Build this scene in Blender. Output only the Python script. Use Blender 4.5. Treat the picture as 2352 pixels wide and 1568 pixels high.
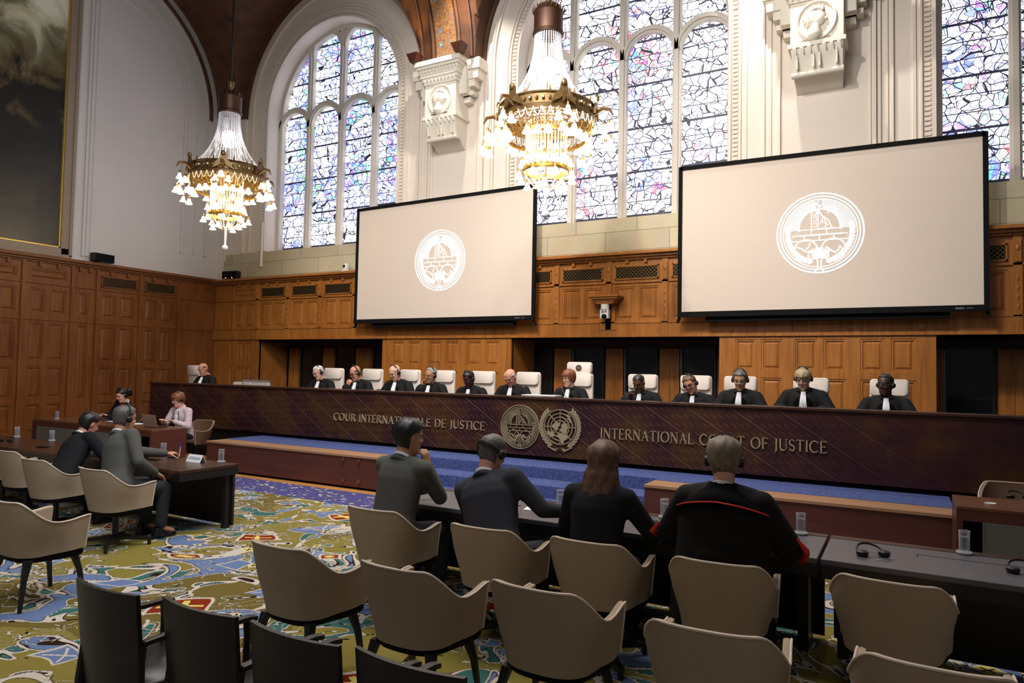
import bpy, bmesh, math, random
from mathutils import Vector, Matrix
PI = math.pi
random.seed(7)
SC = bpy.context.scene
COL = SC.collection
for o in list(bpy.data.objects):
    bpy.data.objects.remove(o)

# ------------------------------------------------------------------ camera
CAM_H = 1.9
F = 1604.6
yaw, pitch, roll = 0.511897, 0.0415823, 0.0192036
cy, sy, cp, sp = math.cos(yaw), math.sin(yaw), math.cos(pitch), math.sin(pitch)
fw = Vector((-sy * cp, cy * cp, sp)); rt = Vector((cy, sy, 0)); up = rt.cross(fw)
r2 = rt * math.cos(roll) + up * math.sin(roll)
u2 = -rt * math.sin(roll) + up * math.cos(roll)
cd = bpy.data.cameras.new('camera'); cam = bpy.data.objects.new('camera', cd); COL.objects.link(cam)
M = Matrix.Identity(4)
for i in range(3):
    M[i][0], M[i][1], M[i][2] = r2[i], u2[i], -fw[i]
M[0][3], M[1][3], M[2][3] = 0, 0, CAM_H
cam.matrix_world = M
cd.sensor_width = 36.0
cd.lens = 36.0 * F / 2352.0
cd.clip_start = 0.05; cd.clip_end = 200
SC.camera = cam

# ------------------------------------------------------------------ view, world, lights
SC.view_settings.view_transform = 'Standard'
SC.view_settings.look = 'None'
SC.view_settings.exposure = 0.0
SC.view_settings.gamma = 1.0
SC.view_settings.use_curve_mapping = False
W = bpy.data.worlds.new('hall_ambient'); SC.world = W; W.use_nodes = True
W.node_tree.nodes['Background'].inputs[0].default_value = (0.85, 0.80, 0.78, 1)
W.node_tree.nodes['Background'].inputs[1].default_value = 0.10

def lamp(name, kind, loc, target, energy, color, size=1.0, size_y=None, spot=None, blend=0.6):
    d = bpy.data.lights.new(name, kind); d.energy = energy; d.color = color
    if kind == 'AREA':
        d.shape = 'RECTANGLE' if size_y else 'DISK'
        d.size = size
        if size_y: d.size_y = size_y
    elif kind in ('POINT', 'SPOT'):
        d.shadow_soft_size = size
    if kind == 'SPOT':
        d.spot_size = math.radians(spot); d.spot_blend = blend
    o = bpy.data.objects.new(name, d); COL.objects.link(o); o.location = loc
    if target is not None:
        o.rotation_euler = (Vector(target) - Vector(loc)).to_track_quat('-Z', 'Y').to_euler()
    return o

# court lighting rig hung high above the hall, aimed at the bench and the rear wall
WC = (1.0, 0.955, 0.90)
lamp('court_floodlight', 'SPOT', (-5.2, 3.4, 11.5), (-3.0, 13.4, 5.6), 2250, WC, 0.22, spot=62, blend=0.9)
lamp('court_floodlight', 'SPOT', (-5.6, 3.2, 11.5), (-9.4, 13.4, 5.6), 1900, WC, 0.25, spot=52, blend=0.9)
# spotlights clamped to the transverse arches just in front of the rear wall
lamp('arch_spotlight', 'SPOT', (-2.1, 11.9, 10.9), (-1.5, 13.6, 5.0), 850, WC, 0.05, spot=100, blend=0.9)
lamp('arch_spotlight', 'SPOT', (-8.5, 11.9, 10.9), (-8.9, 13.6, 5.0), 700, WC, 0.05, spot=100, blend=0.9)
lamp('bench_floodlight', 'SPOT', (-3.4, 4.6, 9.5), (-4.6, 11.2, 1.5), 1250, WC, 0.35, spot=70, blend=0.8)
lamp('bench_floodlight', 'SPOT', (-8.0, 4.6, 9.5), (-10.0, 11.2, 1.5), 900, WC, 0.35, spot=70, blend=0.8)
lamp('hall_lights', 'AREA', (-4.0, 6.2, 9.0), (-4.0, 7.0, 0), 640, WC, 7.0, 2.5)
lamp('rear_hall_lights', 'AREA', (1.0, -3.0, 8.0), (-4.0, 6.0, 0.5), 50, WC, 5.0, 3.0)
# unseen cool fill lamp, added to brighten the side wall
lamp('side_wall_fill', 'AREA', (-4.0, 1.0, 8.5), (-17.5, 9.5, 6.5), 620, (0.86, 0.90, 1.0), 4.0, 5.0)
# ------------------------------------------------------------------ helpers
class MB:
    def __init__(s):
        s.v = []; s.f = []; s.m = []; s.M = None
    def add(s, vs, fs, mi=0):
        n = len(s.v)
        if s.M is not None:
            vs = [s.M @ Vector(p) for p in vs]
        s.v.extend([tuple(p) for p in vs])
        for f in fs:
            s.f.append([i + n for i in f]); s.m.append(mi)
    def box(s, x0, x1, y0, y1, z0, z1, mi=0):
        v = [(x0, y0, z0), (x1, y0, z0), (x1, y1, z0), (x0, y1, z0), (x0, y0, z1), (x1, y0, z1), (x1, y1, z1), (x0, y1, z1)]
        s.add(v, [(0, 3, 2, 1), (4, 5, 6, 7), (0, 1, 5, 4), (1, 2, 6, 5), (2, 3, 7, 6), (3, 0, 4, 7)], mi)
    def frustum(s, c, a, b, h, a2, b2, mi=0):
        x, y, z = c
        v = [(x - a, y - b, z), (x + a, y - b, z), (x + a, y + b, z), (x - a, y + b, z), (x - a2, y - b2, z + h), (x + a2, y - b2, z + h), (x + a2, y + b2, z + h), (x - a2, y + b2, z + h)]
        s.add(v, [(0, 3, 2, 1), (4, 5, 6, 7), (0, 1, 5, 4), (1, 2, 6, 5), (2, 3, 7, 6), (3, 0, 4, 7)], mi)
    def rings(s, R, mi=0, cap=True, closed=True):
        n = len(R[0]); vs = [p for r in R for p in r]; fs = []
        for i in range(len(R) - 1):
            for j in range(n if closed else n - 1):
                k = (j + 1) % n
                fs.append((i * n + j, i * n + k, (i + 1) * n + k, (i + 1) * n + j))
        if cap:
            fs.append(tuple(reversed(range(n)))); fs.append(tuple((len(R) - 1) * n + j for j in range(n)))
        s.add(vs, fs, mi)
    def tube(s, path, r, seg=8, mi=0, cap=True):
        P = [Vector(p) for p in path]
        rr = r if isinstance(r, (list, tuple)) else [r] * len(P)
        R = []; prev = None
        for i, p in enumerate(P):
            t = (P[min(i + 1, len(P) - 1)] - P[max(i - 1, 0)])
            if t.length < 1e-9: t = Vector((0, 0, 1))
            t.normalize()
            a = prev if prev is not None else (Vector((0, 0, 1)) if abs(t.z) < 0.9 else Vector((0, 1, 0)))
            x = (a - t * a.dot(t)); 
            if x.length < 1e-6: x = t.orthogonal()
            x.normalize(); prev = x; y = t.cross(x)
            R.append([p + (x * math.cos(2 * PI * k / seg) + y * math.sin(2 * PI * k / seg)) * rr[i] for k in range(seg)])
        s.rings(R, mi, cap)
    def loop_tube(s, path, r, seg=6, mi=0):
        s.tube(list(path) + [path[0], path[1]], r, seg, mi)
    def lathe(s, prof, c=(0, 0, 0), seg=20, mi=0, cap=True, sx=1, sy=1):
        R = [[(c[0] + r * sx * math.cos(2 * PI * k / seg), c[1] + r * sy * math.sin(2 * PI * k / seg), c[2] + z) for k in range(seg)] for r, z in prof]
        s.rings(R, mi, cap)
    def sphere(s, c, r, seg=16, n=10, mi=0):
        if not isinstance(r, (tuple, list)): r = (r, r, r)
        R = []
        for i in range(n + 1):
            a = -PI / 2 + PI * i / n; q = max(math.cos(a), 0.02)
            R.append([(c[0] + r[0] * q * math.cos(2 * PI * k / seg), c[1] + r[1] * q * math.sin(2 * PI * k / seg), c[2] + r[2] * math.sin(a)) for k in range(seg)])
        s.rings(R, mi)
    def cap(s, a, b, ra, rb, seg=12, mi=0):
        a = Vector(a); b = Vector(b); d = b - a; L = d.length
        if L < 1e-6: s.sphere(a, ra, seg, 8, mi); return
        d.normalize(); pts = []; rr = []
        for i in range(4):
            t = PI / 2 * i / 4; pts.append(a - d * ra * math.cos(t)); rr.append(max(ra * math.sin(t), ra * 0.05))
        pts.append(a); rr.append(ra); pts.append(b); rr.append(rb)
        for i in range(1, 5):
            t = PI / 2 * i / 4; pts.append(b + d * rb * math.sin(t)); rr.append(max(rb * math.cos(t), rb * 0.05))
        s.tube(pts, rr, seg, mi)
    def prism(s, poly, y0, y1, mi=0):
        """polygon in (x,z), extruded from y0 (front) to y1"""
        n = len(poly)
        vs = [(p[0], y0, p[1]) for p in poly] + [(p[0], y1, p[1]) for p in poly]
        fs = [tuple(range(n)), tuple(reversed(range(n, 2 * n)))]
        for i in range(n):
            j = (i + 1) % n
            fs.append((i, i + n, j + n, j))
        s.add(vs, fs, mi)
    def stroke(s, pts, w, y0=0.0, d=0.01, mi=0, closed=False):
        """ribbon in the (x,z) plane with width w (number or list) and depth d towards -y"""
        P = [Vector((p[0], p[1])) for p in pts]; n = len(P)
        ww = w if isinstance(w, (list, tuple)) else [w] * n
        L = []; Rr = []
        for i in range(n):
            if closed: a = P[(i - 1) % n]; b = P[(i + 1) % n]
            else: a = P[max(i - 1, 0)]; b = P[min(i + 1, n - 1)]
            t = b - a
            if t.length < 1e-9: t = Vector((1, 0))
            t.normalize(); q = Vector((-t.y, t.x)) * ww[i] / 2
            L.append(P[i] + q); Rr.append(P[i] - q)
        vs = [(p.x, y0 - d, p.y) for p in L] + [(p.x, y0 - d, p.y) for p in Rr] + [(p.x, y0, p.y) for p in L] + [(p.x, y0, p.y) for p in Rr]
        fs = []
        for i in range(n if closed else n - 1):
            j = (i + 1) % n
            fs += [(i, j, n + j, n + i), (2 * n + i, 2 * n + j, j, i), (n + i, n + j, 3 * n + j, 3 * n + i)]
        if not closed:
            fs += [(0, n, 3 * n, 2 * n), (n - 1, 3 * n - 1, 4 * n - 1, 2 * n - 1)]
        s.add(vs, fs, mi)
    def mesh(s, name, mats):
        me = bpy.data.meshes.new(name)
        me.from_pydata(s.v, [], s.f)
        for m in mats: me.materials.append(m)
        if len(mats) > 1: me.polygons.foreach_set('material_index', s.m)
        me.update()
        return me
    def build(s, name, mats, parent=None, smooth=False, bevel=0, angle=40, fix=True):
        if not isinstance(mats, (list, tuple)): mats = [mats]
        me = s.mesh(name, mats)
        if fix:
            bm = bmesh.new(); bm.from_mesh(me)
            bmesh.ops.recalc_face_normals(bm, faces=bm.faces)
            bm.to_mesh(me); bm.free()
        o = bpy.data.objects.new(name, me); COL.objects.link(o)
        if parent is not None: o.parent = parent
        if smooth:
            me.polygons.foreach_set('use_smooth', [True] * len(me.polygons))
            me.set_sharp_from_angle(angle=math.radians(angle))
        if bevel:
            b = o.modifiers.new('bevel', 'BEVEL'); b.width = bevel; b.segments = 2; b.limit_method = 'ANGLE'; b.angle_limit = math.radians(50)
        return o

def tag(o, label=None, cat=None, group=None, kind=None):
    if label: o['label'] = label
    if cat: o['category'] = cat
    if group: o['group'] = group
    if kind: o['kind'] = kind
    return o
def empty(name, loc=(0, 0, 0), rz=0.0):
    o = bpy.data.objects.new(name, None); COL.objects.link(o)
    o.location = loc; o.rotation_euler = (0, 0, rz); o.empty_display_size = 0.1
    return o
def copy_tree(o, parent=None):
    c = o.copy(); COL.objects.link(c)
    if parent is not None: c.parent = parent
    for ch in list(o.children): copy_tree(ch, c)
    return c
def struct(o, label=None):
    o['kind'] = 'structure'
    if label: o['label'] = label
    return o
def remesh(mb, voxel, mats, name, parent=None, it=2):
    """fuse everything in mb into one continuous smooth surface"""
    me = mb.mesh('tmp', [mats[0] if isinstance(mats, (list, tuple)) else mats])
    o = bpy.data.objects.new('tmp', me); COL.objects.link(o)
    m = o.modifiers.new('r', 'REMESH'); m.mode = 'VOXEL'; m.voxel_size = voxel; m.use_smooth_shade = True
    if it:
        k = o.modifiers.new('s', 'SMOOTH'); k.iterations = it; k.factor = 0.5
    dg = bpy.context.evaluated_depsgraph_get()
    ev = o.evaluated_get(dg)
    nm = bpy.data.meshes.new_from_object(ev)
    nm.name = name
    bpy.data.objects.remove(o); bpy.data.meshes.remove(me)
    r = bpy.data.objects.new(name, nm); COL.objects.link(r)
    if parent is not None: r.parent = parent
    nm.polygons.foreach_set('use_smooth', [True] * len(nm.polygons))
    return r
def join_into(o, mb, mats):
    """append extra geometry of mb to the mesh of o, with more material slots"""
    me = o.data; base = len(me.materials)
    for m in mats: me.materials.append(m)
    bm = bmesh.new(); bm.from_mesh(me)
    vs = [bm.verts.new(p) for p in mb.v]
    for f, mi in zip(mb.f, mb.m):
        try:
            q = bm.faces.new([vs[i] for i in f]); q.material_index = base + mi; q.smooth = True
        except ValueError: pass
    bm.to_mesh(me); bm.free()

# ------------------------------------------------------------------ materials
def srgb(r, g, b):
    def c(x):
        x /= 255.0
        return x / 12.92 if x <= 0.04045 else ((x + 0.055) / 1.055) ** 2.4
    return (c(r), c(g), c(b), 1)
class NT:
    def __init__(s, name):
        s.mat = bpy.data.materials.new(name); s.mat.use_nodes = True
        s.t = s.mat.node_tree; s.n = s.t.nodes; s.l = s.t.links
        s.b = s.n['Principled BSDF']; s._co = None
    def node(s, ty, **kw):
        n = s.n.new(ty)
        for k, v in kw.items():
            if k.startswith('i_'):
                key = k[2:]; key = int(key) if key.isdigit() else key
                s.put(n.inputs[key], v)
            else: setattr(n, k, v)
        return n
    def put(s, inp, v):
        if isinstance(v, bpy.types.NodeSocket): s.l.new(v, inp)
        else: inp.default_value = v
    def co(s):
        if s._co is None: s._co = s.n.new('ShaderNodeTexCoord').outputs['Object']
        return s._co
    def math(s, op, a, b=0.0, c=0.0):
        n = s.n.new('ShaderNodeMath'); n.operation = op
        s.put(n.inputs[0], a); s.put(n.inputs[1], b)
        if op in ('MULTIPLY_ADD', 'SMOOTH_MIN', 'COMPARE'): s.put(n.inputs[2], c)
        return n.outputs[0]
    def noise(s, vec, scale, detail=2, rough=0.5, dist=0.0):
        n = s.node('ShaderNodeTexNoise'); s.put(n.inputs['Vector'], vec)
        n.inputs['Scale'].default_value = scale; n.inputs['Detail'].default_value = detail
        n.inputs['Roughness'].default_value = rough; n.inputs['Distortion'].default_value = dist
        return n
    def voro(s, vec, scale, feature='F1', dist='EUCLIDEAN', rnd=1.0):
        n = s.node('ShaderNodeTexVoronoi', feature=feature)
        if feature != 'DISTANCE_TO_EDGE': n.distance = dist
        s.put(n.inputs['Vector'], vec); n.inputs['Scale'].default_value = scale; n.inputs['Randomness'].default_value = rnd
        return n
    def mix(s, f, a, b, blend='MIX'):
        n = s.n.new('ShaderNodeMix'); n.data_type = 'RGBA'; n.blend_type = blend
        s.put(n.inputs[0], f); s.put(n.inputs[6], a); s.put(n.inputs[7], b)
        return n.outputs[2]
    def ramp(s, f, stops, interp='LINEAR'):
        n = s.n.new('ShaderNodeValToRGB'); n.color_ramp.interpolation = interp
        e = n.color_ramp.elements
        while len(e) > 1: e.remove(e[-1])
        e[0].position = stops[0][0]; e[0].color = stops[0][1]
        for p, c in stops[1:]:
            q = e.new(p); q.color = c
        s.put(n.inputs[0], f)
        return n.outputs[0]
    def vmul(s, vec, k):
        n = s.n.new('ShaderNodeVectorMath'); n.operation = 'MULTIPLY'
        s.put(n.inputs[0], vec); n.inputs[1].default_value = k
        return n.outputs[0]
    def vadd(s, a, b):
        n = s.n.new('ShaderNodeVectorMath'); n.operation = 'ADD'
        s.put(n.inputs[0], a); s.put(n.inputs[1], b)
        return n.outputs[0]
    def sep(s, v):
        n = s.n.new('ShaderNodeSeparateXYZ'); s.put(n.inputs[0], v); return n.outputs
    def comb(s, x, y, z):
        n = s.n.new('ShaderNodeCombineXYZ'); s.put(n.inputs[0], x); s.put(n.inputs[1], y); s.put(n.inputs[2], z); return n.outputs[0]
    def bump(s, h, strength=0.3, dist=0.01):
        n = s.node('ShaderNodeBump'); s.put(n.inputs['Height'], h)
        n.inputs['Strength'].default_value = strength; n.inputs['Distance'].default_value = dist
        s.l.new(n.outputs[0], s.b.inputs['Normal'])
    def set(s, **kw):
        for k, v in kw.items(): s.put(s.b.inputs[k.replace('_', ' ')], v)
        return s.mat
def plain(name, col, rough=0.6, metal=0.0, var=0.12, scale=8.0, spec=0.5, bump=0.0, bscale=60, **kw):
    t = NT(name)
    n = t.noise(t.co(), scale, 3)
    c = t.mix(n.outputs[0], tuple(x * (1 - var) for x in col[:3]) + (1,), tuple(min(1, x * (1 + var)) for x in col[:3]) + (1,))
    t.set(Base_Color=c, Roughness=rough, Metallic=metal)
    t.b.inputs['Specular IOR Level'].default_value = spec
    if bump: t.bump(t.noise(t.co(), bscale, 2).outputs[0], bump, 0.004)
    for k, v in kw.items(): t.b.inputs[k.replace('_', ' ')].default_value = v
    return t.mat
def wood(name, dark, light, rough=0.35, axis='z', spec=0.4, grain=1.0):
    t = NT(name)
    k = {'z': (9, 9, 0.7), 'x': (0.7, 9, 9), 'y': (9, 0.7, 9)}[axis]
    v = t.vmul(t.co(), k)
    a = t.noise(v, 1.6 * grain, 5, 0.6, 0.6).outputs[0]
    b = t.noise(t.co(), 0.8, 2).outputs[0]
    f = t.math('ADD', t.math('MULTIPLY', a, 0.7), t.math('MULTIPLY', b, 0.3))
    c = t.ramp(f, [(0.3, dark), (0.7, light)])
    t.set(Base_Color=c, Roughness=rough); t.b.inputs['Specular IOR Level'].default_value = spec
    return t.mat
def emit(name, col, strength):
    t = NT(name); t.set(Base_Color=col, Emission_Color=col, Emission_Strength=strength); return t.mat

MT = {}
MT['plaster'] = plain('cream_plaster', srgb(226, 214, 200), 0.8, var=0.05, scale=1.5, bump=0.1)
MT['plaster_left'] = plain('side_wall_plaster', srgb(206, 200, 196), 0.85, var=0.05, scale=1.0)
MT['carved'] = plain('carved_stone', srgb(230, 222, 206), 0.75, var=0.06, scale=6, bump=0.25, bscale=25)
# stone blocks under the windows
t = NT('stone_blocks')
p = t.sep(t.co())
br = t.node('ShaderNodeTexBrick', offset=0.5)
t.put(br.inputs['Vector'], t.comb(p[0], p[2], 0.0))
br.inputs['Color1'].default_value = srgb(196, 184, 156); br.inputs['Color2'].default_value = srgb(182, 170, 142)
br.inputs['Mortar'].default_value = srgb(120, 108, 88)
br.inputs['Scale'].default_value = 1.0; br.inputs['Mortar Size'].default_value = 0.006; br.inputs['Mortar Smooth'].default_value = 0.3
br.inputs['Brick Width'].default_value = 1.35; br.inputs['Row Height'].default_value = 0.40
t.set(Base_Color=t.mix(0.25, br.outputs[0], t.noise(t.co(), 3, 3).outputs[1], 'SOFT_LIGHT'), Roughness=0.8)
MT['stone'] = t.mat
MT['tracery'] = plain('window_stone', srgb(206, 198, 186), 0.8, var=0.06, scale=3)
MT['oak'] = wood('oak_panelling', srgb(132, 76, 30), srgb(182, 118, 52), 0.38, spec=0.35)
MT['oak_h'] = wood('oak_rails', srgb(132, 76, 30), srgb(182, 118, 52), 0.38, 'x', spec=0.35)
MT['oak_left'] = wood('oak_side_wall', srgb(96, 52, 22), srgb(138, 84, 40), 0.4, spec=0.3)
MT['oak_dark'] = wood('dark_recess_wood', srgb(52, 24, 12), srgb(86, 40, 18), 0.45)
MT['black'] = plain('black_metal', srgb(18, 18, 19), 0.45, var=0.1)
MT['matte_black'] = plain('matte_black', srgb(10, 10, 11), 0.85, var=0.2, spec=0.2)
MT['dark_glass'] = plain('dark_glass', srgb(22, 24, 26), 0.12, var=0.2, scale=2)
MT['silver'] = plain('silver_metal', srgb(150, 150, 152), 0.35, metal=0.8)
MT['dark_metal'] = plain('dark_metal', srgb(84, 82, 80), 0.4, metal=0.6)
MT['brass'] = plain('aged_brass', srgb(150, 116, 60), 0.35, metal=0.85, var=0.25, scale=30)
MT['bronze'] = plain('bronze_ring', srgb(112, 88, 54), 0.42, metal=0.7, var=0.3, scale=25)
MT['white_paint'] = plain('white_paint', srgb(225, 222, 216), 0.5, var=0.02)
MT['paper'] = plain('white_paper', srgb(236, 236, 236), 0.7, var=0.02)
MT['walnut'] = wood('dark_walnut', srgb(40, 22, 16), srgb(78, 48, 34), 0.28, 'x', spec=0.5)
MT['desk_black'] = plain('black_desk', srgb(24, 22, 22), 0.4, var=0.15)
MT['desk_top'] = plain('grey_leather_desk_top', srgb(90, 88, 94), 0.3, var=0.08, scale=3, spec=0.55)
MT['mahogany'] = wood('red_brown_veneer', srgb(72, 38, 32), srgb(94, 52, 42), 0.4, 'x', spec=0.4)
MT['oak_edge'] = wood('pale_oak_edge', srgb(146, 108, 80), srgb(172, 132, 100), 0.4, 'x')
MT['floor_wood'] = wood('oak_floor', srgb(176, 116, 56), srgb(214, 154, 86), 0.35, 'x')
MT['gold_letter'] = plain('pale_gold_metal', srgb(176, 158, 128), 0.38, metal=0.35, var=0.06)
MT['cream'] = plain('cream_fabric', srgb(172, 152, 128), 0.85, var=0.05, scale=20, bump=0.15, bscale=400, spec=0.25)
MT['cream_pipe'] = plain('cream_leather_edge', srgb(222, 204, 186), 0.5, var=0.03)
MT['judge_leather'] = plain('pale_leather', srgb(226, 212, 200), 0.5, var=0.03, scale=4, spec=0.35)
MT['robe'] = plain('black_robe_cloth', srgb(17, 17, 18), 0.8, var=0.25, scale=12, spec=0.25, bump=0.3, bscale=18)
MT['velvet'] = plain('black_velvet', srgb(6, 6, 7), 0.95, var=0.2, spec=0.1)
MT['white_cloth'] = plain('white_linen', srgb(232, 232, 234), 0.8, var=0.03, bump=0.2, bscale=60)
MT['grey_suit'] = plain('grey_suit_cloth', srgb(84, 84, 78), 0.85, var=0.12, scale=14, spec=0.2, bump=0.15, bscale=300)
MT['charcoal_suit'] = plain('charcoal_suit_cloth', srgb(54, 54, 60), 0.85, var=0.12, scale=14, spec=0.2, bump=0.15, bscale=300)
MT['black_suit'] = plain('black_suit_cloth', srgb(27, 27, 30), 0.85, var=0.15, scale=14, spec=0.2)
MT['red'] = plain('red_trim', srgb(200, 40, 28), 0.7, var=0.05)
MT['red_blouse'] = plain('red_blouse', srgb(120, 24, 20), 0.7)
MT['shoe'] = plain('black_leather_shoe', srgb(12, 12, 13), 0.25)
MT['skin_a'] = plain('fair_skin', srgb(214, 164, 142), 0.5, var=0.07, scale=14, spec=0.35)
MT['skin_b'] = plain('ruddy_skin', srgb(198, 140, 114), 0.5, var=0.08, scale=14, spec=0.35)
MT['skin_c'] = plain('brown_skin', srgb(112, 72, 50), 0.45, var=0.1, scale=14, spec=0.4)
MT['skin_d'] = plain('dark_skin', srgb(66, 42, 32), 0.42, var=0.1, scale=14, spec=0.45)
MT['skin_e'] = plain('tan_skin', srgb(186, 138, 104), 0.5, var=0.08, scale=14, spec=0.35)
MT['eye'] = plain('eye_dark', srgb(38, 26, 22), 0.3)
MT['lip'] = plain('lip', srgb(158, 88, 80), 0.5)
MT['lip_dark'] = plain('lip_dark', srgb(84, 48, 42), 0.5)
MT['gem'] = plain('white_gem', srgb(235, 235, 240), 0.15, var=0.02, Emission_Strength=0.0)
def hair_mat(name, a, b, rough=0.5):
    t = NT(name)
    v = t.vmul(t.co(), (60, 60, 8))
    n = t.noise(v, 2.0, 4, 0.6, 0.3)
    t.set(Base_Color=t.ramp(n.outputs[0], [(0.32, a), (0.68, b)]), Roughness=rough)
    t.bump(n.outputs[0], 0.5, 0.004)
    return t.mat
MT['hair_black'] = hair_mat('black_hair', srgb(10, 9, 9), srgb(30, 27, 26), 0.4)
MT['hair_brown'] = hair_mat('brown_hair', srgb(66, 42, 30), srgb(118, 84, 62))
MT['hair_auburn'] = hair_mat('auburn_hair', srgb(84, 38, 18), srgb(146, 86, 52))
MT['hair_grey'] = hair_mat('grey_hair', srgb(96, 92, 88), srgb(160, 156, 150))
MT['hair_white'] = hair_mat('white_hair', srgb(176, 172, 166), srgb(226, 224, 220))
MT['hair_greybrown'] = hair_mat('grey_brown_hair', srgb(84, 70, 56), srgb(146, 130, 110))
MT['hair_blond'] = hair_mat('ash_blond_hair', srgb(120, 98, 66), srgb(190, 172, 132))
MT['hair_saltpepper'] = hair_mat('salt_and_pepper_hair', srgb(40, 36, 34), srgb(116, 108, 102))
# clear glass that lets light through; pale diffuse stands in for missing reflections
for nm, k0, k1, tint in (('glass', 0.10, 0.75, (0.97, 0.98, 0.99, 1)), ('water', 0.08, 0.4, (0.90, 0.92, 0.94, 1))):
    t = NT('clear_' + nm)
    tr = t.node('ShaderNodeBsdfTransparent'); tr.inputs[0].default_value = tint
    gl = t.node('ShaderNodeBsdfGlossy'); gl.inputs['Roughness'].default_value = 0.08
    df = t.node('ShaderNodeBsdfDiffuse'); df.inputs[0].default_value = (0.9, 0.93, 0.97, 1)
    m0 = t.node('ShaderNodeMixShader'); m0.inputs[0].default_value = 0.45; t.l.new(gl.outputs[0], m0.inputs[1]); t.l.new(df.outputs[0], m0.inputs[2])
    fr = t.node('ShaderNodeLayerWeight'); fr.inputs['Blend'].default_value = 0.35
    mx = t.node('ShaderNodeMixShader')
    t.l.new(t.math('MINIMUM', t.math('MULTIPLY_ADD', fr.outputs['Facing'], k1, k0), 0.85), mx.inputs[0]); t.l.new(tr.outputs[0], mx.inputs[1]); t.l.new(m0.outputs[0], mx.inputs[2])
    t.l.new(mx.outputs[0], t.n['Material Output'].inputs[0])
    MT[nm] = t.mat
MT['crystal'] = plain('crystal_beads', srgb(222, 222, 232), 0.2, var=0.1, scale=60, spec=0.8)
MT['bead_lit'] = plain('lit_crystal_beads', srgb(240, 230, 200), 0.25, var=0.1, scale=60, spec=0.8, Emission_Color=srgb(255, 232, 180), Emission_Strength=0.25)  # faint warm glow put into the beads, as if lit by the bulbs
MT['lampglass'] = emit('lit_frosted_glass', srgb(255, 240, 205), 5.0)
MT['glow'] = emit('lit_bulb_cluster', srgb(255, 245, 220), 12.0)

# carpet: olive field, blue and teal medallions with cream outlines and small red flowers
t = NT('woven_carpet')
co = t.co()
# angular stepping of the coordinates gives the woven, notched outlines
st = t.node('ShaderNodeVectorMath', operation='SNAP'); t.put(st.inputs[0], co); st.inputs[1].default_value = (0.022, 0.022, 1)
q = t.vadd(co, t.vmul(t.vadd(t.noise(st.outputs[0], 1.3, 1).outputs[1], (-0.5, -0.5, -0.5)), (0.55, 0.55, 0)))
OL, OLD, BL, TE, CR, DK, RD, YE = srgb(130, 118, 56), srgb(108, 94, 46), srgb(100, 120, 158), srgb(56, 102, 96), srgb(196, 186, 172), srgb(44, 26, 18), srgb(128, 42, 20), srgb(212, 196, 106)
base = t.mix(t.math('GREATER_THAN', t.noise(q, 0.5, 1).outputs[0], 0.55), OL, OLD)
def region(base, val, thr, col, w1=0.02, w2=0.055):
    base = t.mix(t.math('GREATER_THAN', val, thr - w2 - w1), base, DK)
    base = t.mix(t.math('GREATER_THAN', val, thr - w2), base, CR)
    base = t.mix(t.math('GREATER_THAN', val, thr - 0.006), base, DK)
    return t.mix(t.math('GREATER_THAN', val, thr + 0.006), base, col)
n1 = t.noise(q, 1.5, 1.2, 0.5, 1.4).outputs[0]
n2 = t.noise(t.vadd(q, (7.3, 2.1, 4)), 1.9, 1.4, 0.55, 1.6).outputs[0]
base = region(base, n2, 0.60, TE, 0.008, 0.046)
base = region(base, n1, 0.60, BL, 0.008, 0.036)
# curled hooks inside and outside
n3 = t.noise(t.vadd(q, (3, 9, 1)), 3.0, 0.6, 0.5, 2.4).outputs[0]
hk = t.math('LESS_THAN', t.math('ABSOLUTE', t.math('SUBTRACT', n3, 0.5)), 0.016)
hk2 = t.math('LESS_THAN', t.math('ABSOLUTE', t.math('SUBTRACT', n3, 0.5)), 0.030)
gate = t.math('GREATER_THAN', t.noise(t.vadd(q, (1, 5, 8)), 1.7, 1).outputs[0], 0.46)
base = t.mix(t.math('MULTIPLY', hk2, gate), base, DK)
base = t.mix(t.math('MULTIPLY', hk, gate), base, CR)
def motif(base, scale, r, c1, c2, off, thr, metric='MANHATTAN'):
    v = t.voro(t.vadd(q, off), scale, 'F1', metric, 0.55)
    d = v.outputs['Distance']; rnd = t.sep(v.outputs['Color'])[0]
    g = t.math('GREATER_THAN', rnd, thr)
    a = t.vadd(t.vadd(q, off), t.vmul(v.outputs['Position'], (-1, -1, -1)))
    base = t.mix(t.math('MULTIPLY', t.math('LESS_THAN', d, r * 1.35), g), base, CR)
    base = t.mix(t.math('MULTIPLY', t.math('LESS_THAN', d, r * 1.15), g), base, c1)
    s_ = t.sep(t.vadd(t.vmul(t.vadd(q, off), (scale, scale, 0)), t.vmul(v.outputs['Position'], (-scale, -scale, 0))))
    cr = t.math('MINIMUM', t.math('ABSOLUTE', t.math('ADD', s_[0], s_[1])), t.math('ABSOLUTE', t.math('SUBTRACT', s_[0], s_[1])))
    core = t.math('MULTIPLY', t.math('LESS_THAN', cr, r * 0.16), t.math('LESS_THAN', d, r * 0.95))
    return t.mix(t.math('MULTIPLY', core, g), base, c2)
base = motif(base, 1.55, 0.30, RD, YE, (0, 0, 0), 0.60)
base = motif(base, 2.6, 0.24, BL, CR, (4.2, 1.7, 0), 0.72, 'CHEBYCHEV')
base = motif(base, 2.2, 0.16, YE, DK, (8.8, 5.1, 0), 0.62)
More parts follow.
